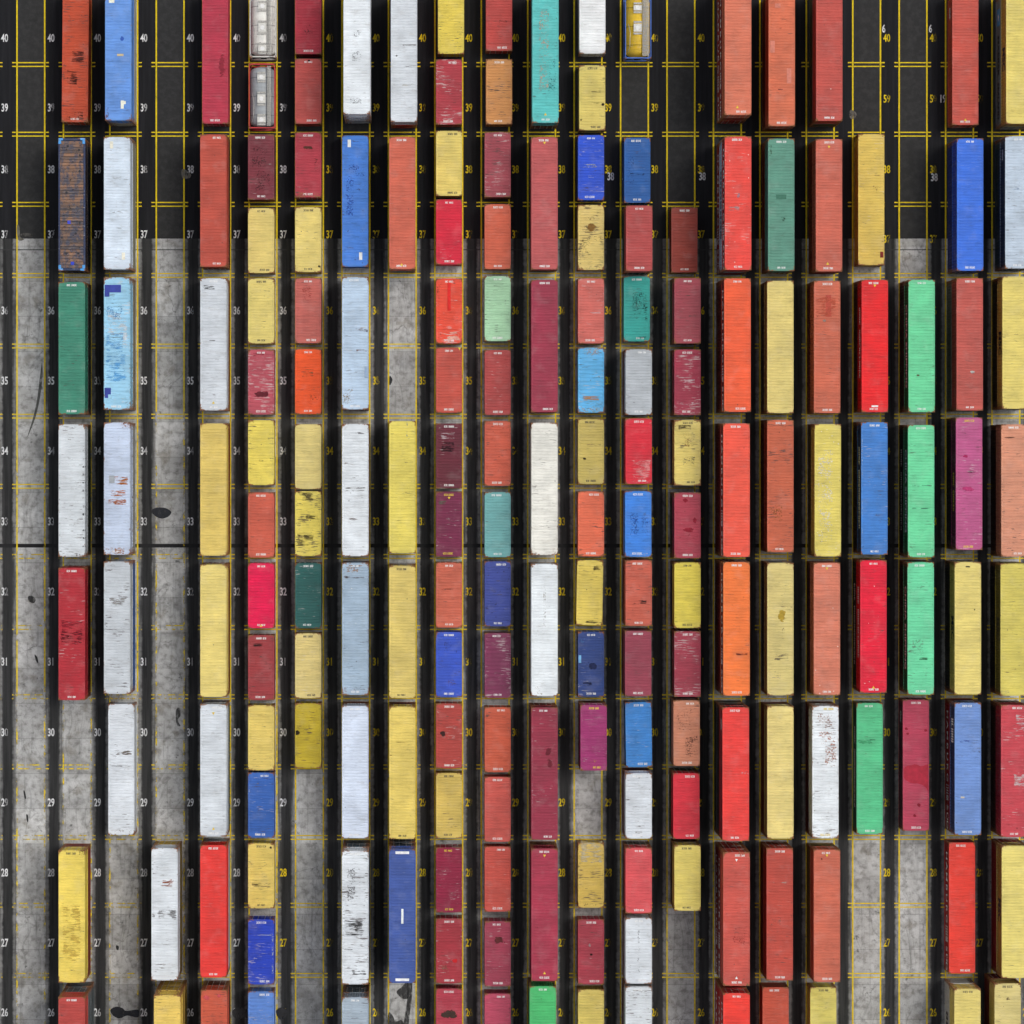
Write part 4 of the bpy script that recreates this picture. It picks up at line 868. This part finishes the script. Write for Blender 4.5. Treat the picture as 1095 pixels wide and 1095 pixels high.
# ---- tank containers and the flat rack
def tank_container(cx, y0, y1, body, framec, label, walk, covered=False):
    L, H = 6.058, 2.591; z = 0
    x = gx(cx, H); y = gy((y0+y1)/2, H)
    root = ob('tank_container', None, loc=(x, y, z)); root['label'] = label; root['category'] = 'tank container'; root['group'] = 'tank containers at the top of the yard'
    w = dict(dark=.15, pale=.1, spots=.1, specks=0., rust=.2, seed=random.random()*40, half=L/2)
    hl = L/2; wd = W/2; fc = lin(framec, .9)
    for sy in (-1, 1):                      # end frames
        bm = bmesh.new()
        for sx in (-1, 1):
            xs = sorted((sx*wd, sx*(wd-.13))); ys = sorted((sy*hl, sy*(hl-.14)))
            bx(bm, xs[0], xs[1], ys[0], ys[1], .118, H-.118)
            # gusset plates in the upper corners
            bm.faces.new([bm.verts.new(p) for p in ((sx*(wd-.02), sy*(hl-.18), H-.03), (sx*(wd-.5), sy*(hl-.10), H-.03), (sx*(wd-.16), sy*(hl-.02), H-.03))])
        ys = sorted((sy*(hl-.01), sy*(hl-.12)))
        bx(bm, -wd+.165, wd-.165, ys[0], ys[1], H-.12, H-.004)
        bx(bm, -wd+.165, wd-.165, ys[0], ys[1], .01, .13)
        for sx in (-1, 1): cyl(bm, (sx*(wd-.15), sy*(hl-.07), .15), (sx*.3, sy*(hl-.07), .95), .04, 6)
        ob('end_frame', mesh(bm, 'end_frame'), root, PAINT, fc, w)
    for sx in (-1, 1):
        bm = bmesh.new(); xs = sorted((sx*wd, sx*(wd-.08)))
        bx(bm, xs[0], xs[1], -hl+.18, hl-.18, H-.10, H-.01)
        bx(bm, xs[0], xs[1], -hl+.18, hl-.18, .03, .14)
        ob('side_rail', mesh(bm, 'side_rail'), root, PAINT, fc, w)
    for a in (-1, 1):
        for b in (-1, 1):
            for t in (False, True):
                ob('corner_casting', casting_mesh(L, H, a, b, t), root, PAINT, tuple(v*.8 for v in fc), dict(w, rust=.5))
    # barrel with domed ends
    bm = bmesh.new(); R = 1.13; n = 32; zc = 1.33; rings = []
    prof = [(-hl+.22, .02), (-hl+.25, .35), (-hl+.34, .68), (-hl+.5, .93), (-hl+.72, 1.0), (-hl+1.6, 1.0), (0, 1.0), (hl-1.6, 1.0), (hl-.72, 1.0), (hl-.5, .93), (hl-.34, .68), (hl-.25, .35), (hl-.22, .02)]
    for yy, k in prof:
        rings.append([bm.verts.new((R*k*math.cos(t), yy, zc + R*k*math.sin(t))) for t in [2*math.pi*i/n for i in range(n)]])
    for a, b in zip(rings, rings[1:]):
        for i in range(n): bm.faces.new((a[i], a[(i+1)%n], b[(i+1)%n], b[i]))
    me = mesh(bm, 'barrel')
    for p_ in me.polygons: p_.use_smooth = True
    ob('barrel', me, root, PAINT, lin(body, .9), dict(w, rust=.1))
    for yy in (-1.75, 0.0, 1.75):          # stiffening bands
        bm = bmesh.new(); r0 = []; r1 = []
        for i in range(n):
            t = 2*math.pi*i/n
            for lst, a in ((r0, yy-.04), (r1, yy+.04)): lst.append(bm.verts.new(((R+.015)*math.cos(t), a, zc+(R+.015)*math.sin(t))))
        for i in range(n): bm.faces.new((r0[i], r0[(i+1)%n], r1[(i+1)%n], r1[i]))
        ob('band', mesh(bm, 'band'), root, PAINT, tuple(v*.55 for v in lin(body, .9)), w)
    # walkway grating
    bm = bmesh.new(); xa, xb = walk
    for k in range(9): bx(bm, xa+(xb-xa)*k/9, xa+(xb-xa)*(k+.62)/9, -hl+.25, hl-.25, H-.045, H-.01)
    for k in range(13): bx(bm, xa, xb, -hl+.3+k*.45, -hl+.33+k*.45, H-.07, H-.046)
    ob('walkway', mesh(bm, 'walkway'), root, GRATE)
    # manhole boxes with lids
    for yy, s in ((-.15, .75), (1.7, .5)) if not covered else ((-.25, .8), (1.75, .5), (-2.2, .55)):
        bm = bmesh.new(); bx(bm, -.42, .34, yy-s/2, yy+s/2, H-.16, H-.035)
        sb = ob('spill_box', mesh(bm, 'spill_box'), root, HATCH)
        bm = bmesh.new(); cyl(bm, (-.04, yy, H-.034), (-.04, yy, H-.012), .2, 20); ob('manhole_lid', mesh(bm, 'manhole_lid'), sb, MARK)
        for q in (-1, 1):
            bm = bmesh.new(); bx(bm, -.42, .34, yy+q*(s/2+.16)-.09, yy+q*(s/2+.16)+.09, H-.10, H-.06); ob('step_plate', mesh(bm, 'step_plate'), root, GRATE)
    for sx in (-1, 1):
        bm = bmesh.new()
        pts = [(sx*.95, -2.4, H-.25), (sx*.78, -1.9, H-.1), (sx*.74, -.6, H-.08), (sx*.9, .2, H-.18)]
        for a, b in zip(pts, pts[1:]): cyl(bm, a, b, .025, 6)
        ob('handrail', mesh(bm, 'handrail'), root, BARM)
    return root

def flat_rack(cx, y0, y1, z0, label):
    L, H = 12.192, .65; top = z0 + H
    root = ob('flat_rack', None, loc=(gx(cx, top), gy((y0+y1)/2, top), z0)); root['label'] = label; root['category'] = 'flat rack'
    hl = L/2; wd = W/2
    w = dict(dark=.4, pale=.1, spots=.3, specks=0., rust=.5, seed=3.3, half=hl)
    bm = bmesh.new()
    for sx in (-1, 1):
        xs = sorted((sx*wd, sx*(wd-.14))); bx(bm, xs[0], xs[1], -hl+.18, hl-.18, .0, H-.02)
    for sy in (-1, 1):
        ys = sorted((sy*(hl-.02), sy*(hl-.22))); bx(bm, -wd+.2, wd-.2, ys[0], ys[1], 0, H-.02)
    for k in range(9): bx(bm, -wd+.14, wd-.14, -5.4+k*1.35-.05, -5.4+k*1.35+.05, .1, H-.12)
    ob('base_frame', mesh(bm, 'base_frame'), root, PAINT, lin((52, 62, 92)), w)
    # plank deck
    m, nt = new_mat('weathered_planks'); g = N(nt); p = g.node('ShaderNodeTexCoord').outputs['Object']
    _, yy, _ = g.sep(p)
    pk = g.noise(g.comb(0.0, g.math('FLOOR', g.math('MULTIPLY', yy, 3.4)), 0.0), 3.7, 1)
    c = g.mix(g.ramp(pk, .35, .65), (.10, .08, .075), (.33, .18, .11))
    c = g.mix(g.ramp(g.noise(g.vmath('MULTIPLY', p, (2, 1.2, 1)), 1.0, 4, .7), .44, .60, 0, .85), c, (.075, .085, .12))
    c = g.mix(g.ramp(g.noise(p, 3.2, 3, .6), .6, .68, 0, .8), c, (.02, .02, .03))
    c = g.mix(g.ramp(g.noise(g.vmath('MULTIPLY', p, (2, 9, 1)), 1.2, 3), .5, .7, 0, .5), c, (.30, .22, .17))
    g.out(c, .85, .2)
    bm = bmesh.new(); n = 41; ww = (L-.5)/n
    for k in range(n):
        a = -hl+.25+k*ww; bx(bm, -wd+.15, wd-.15, a+.012, a+ww-.022, H-.10, H-.045+random.uniform(-.012, .012))
    ob('plank_deck', mesh(bm, 'plank_deck'), root, m)
    for sx in (-1, 1):
        for sy in (-1, 1):
            bm = bmesh.new(); X = sorted((sx*(wd+.003), sx*(wd-.42))); Y = sorted((sy*(hl+.003), sy*(hl-.2)))
            bx(bm, X[0], X[1], Y[0], Y[1], H-.16, H)
            X = sorted((sx*(wd+.003), sx*(wd-.24))); Y = sorted((sy*(hl-.2), sy*(hl-.52))); bx(bm, X[0], X[1], Y[0], Y[1], H-.16, H-.003)
            ob('corner_fitting', mesh(bm, 'corner_fitting'), root, PAINT, lin((84, 160, 226)), dict(w, rust=.2, dark=.2))
    for u, v in ((.55, .09), (.62, .13), (.6, .25), (-.3, .06), (-.4, .41), (.6, .64), (-.4, .87), (.5, .87), (-.75, .75), (.3, .72)):
        bm = bmesh.new(); cyl(bm, (u*wd, (.5-v)*L, H-.05), (u*wd, (.5-v)*L, H-.02), .11, 12); ob('lashing_ring', mesh(bm, 'lashing_ring'), root, MARKD)
    for u, v in ((-.2, .635), (.05, .945)):
        bm = bmesh.new(); bx(bm, u*wd-.15, u*wd+.15, (.5-v)*L-.15, (.5-v)*L+.15, H-.05, H-.015); ob('lashing_plate', mesh(bm, 'lashing_plate'), root, PAINT, lin((50, 70, 200)), w)

LOWPICK = [(120,48,38),(96,40,36),(60,70,90),(140,60,40),(90,90,88),(110,36,44),(48,72,66),(150,120,50)]
LONG, SHORT = 'long shipping containers stacked in the yard', 'short shipping containers stacked in the yard'
seen = set()
def uniq(lab):
    n = len(lab.split())
    assert 4 <= n <= 16, (n, lab)
    assert lab not in seen, lab
    seen.add(lab); return lab
def shorten(base, tail):
    # keep labels at 16 words or fewer
    b = base.split(); t = tail.split()
    return ' '.join(b[:max(4, 16-len(t))] + t) if len(b) + len(t) > 16 else base + ' ' + tail
for li, (lcx, items) in LANES.items():
    for it in items:
        y0, y1, c, lv, cw, words, wear, ex = it
        cx = ex.get('cx', lcx); B = bays(y0, y1); PL = place(li)
        sp = ex.get('special')
        if sp == 'rack':
            z = 0
            for q, cc in enumerate(((44, 52, 70), (60, 48, 44))):
                topz = 2.896*1 + 2.591
                k = 'h' if q == 0 else 'l'
                container(k, gx(cx, topz), gy((y0+y1)/2, topz), z, 0, cc, uniq(('navy' if q == 0 else 'brown') + f' long container beneath the plank-decked flat rack, {B}, ' + ('at ground level' if q == 0 else 'middle')), LONG, parse('d.2 r.4'), top=False)
                z += proto(k)['H']
            flat_rack(cx, y0, y1, z, 'long flat rack with brown plank deck and bright blue corners, second lane from left')
            continue
        if sp == 'whitetank': tank_container(cx, y0, y1, (250,248,240), (225,222,215), 'white tank container with domed end showing, at the top of the sixth lane from left', (.42, .80), True); continue
        if sp == 'greytank': tank_container(cx, y0, y1, (178,180,184), (205,60,66), 'silver grey tank container with red end frames, sixth lane from left', (.48, .84), True); continue
        if sp == 'yellowtank': tank_container(cx, y0, y1, (240,198,50), (80,120,205), 'yellow tank container in a blue frame, ninth lane from right', (.40, 1.02)); continue
        short = (y1 - y0) < 100
        kind = 's' if short else ex.get('kind', 'h')
        P = proto(kind); H = P['H']; z = 0
        low = ex.get('low')
        if low is not None and len(low) < lv - 1 and not low: lv = 1
        centre = 5 <= li <= 15
        if low is None and short and li in (6, 7, 10, 11, 13): lv = 1
        if low is None: low = [LOWPICK[(li*7 + int(y0)) % len(LOWPICK)] for _ in range(lv-1)]
        if len(low) > lv-1: lv = len(low)+1
        while len(low) < lv-1: low.append(LOWPICK[random.randrange(len(LOWPICK))])
        topz = H*lv
        x = gx(cx, topz); y = gy((y0+y1)/2, topz)
        size = 'short' if short else 'long'
        grp = SHORT if short else LONG
        for q, lw in enumerate(low):
            lc, lt = (lw if isinstance(lw[0], tuple) else (lw, None))
            pos = 'directly under' if q == len(low)-1 else 'two below'
            lab = f'{tone_word(lc)} {size} container {pos} the {cw} one, {B}, {PL}'.replace(' and ', '-')
            if len(lab.split()) > 16: lab = lab.replace(' container', ' box').replace(' directly', '').replace(' from ', ' ')
            if len(lab.split()) > 16: lab = lab.replace(' one,', ',')
            lab = uniq(lab)
            container(kind, x + random.uniform(-.03, .03), y + random.uniform(-.05, .05), z, 0, lc, lab, grp, parse('d.15 r.3 s.15'), top=False, west=lt)
            z += H
        PS = PL.replace('lane ', '')
        w1 = words.split(', ')[0]
        w2 = w1.split(' and ')[0]
        BH = B.replace(' and ', '-')
        for ww_, tt_ in ((words, f'{BH}, {PL}'), (w1, f'{BH}, {PL}'), (w1, PL), (w2, f'{BH}, {PL}'), (w1, PS), (w2, PS)):
            cand = f'{cw} {size} container {ww_}, {tt_}'
            if len(cand.split()) <= 16: break
        lab, tail = cand, ''
        container(kind, x, y, z, ex.get('rot', 0), c, uniq(lab + tail), grp, parse(wear), True, ex.get('codes', 'ww'), ex.get('wide', False), ex.get('west'), ex.get('dec', ()), sidecol=ex.get('sidecol'))
print('containers', sum(o.name.startswith('shipping_container') for o in bpy.data.objects), 'objects', len(bpy.data.objects))
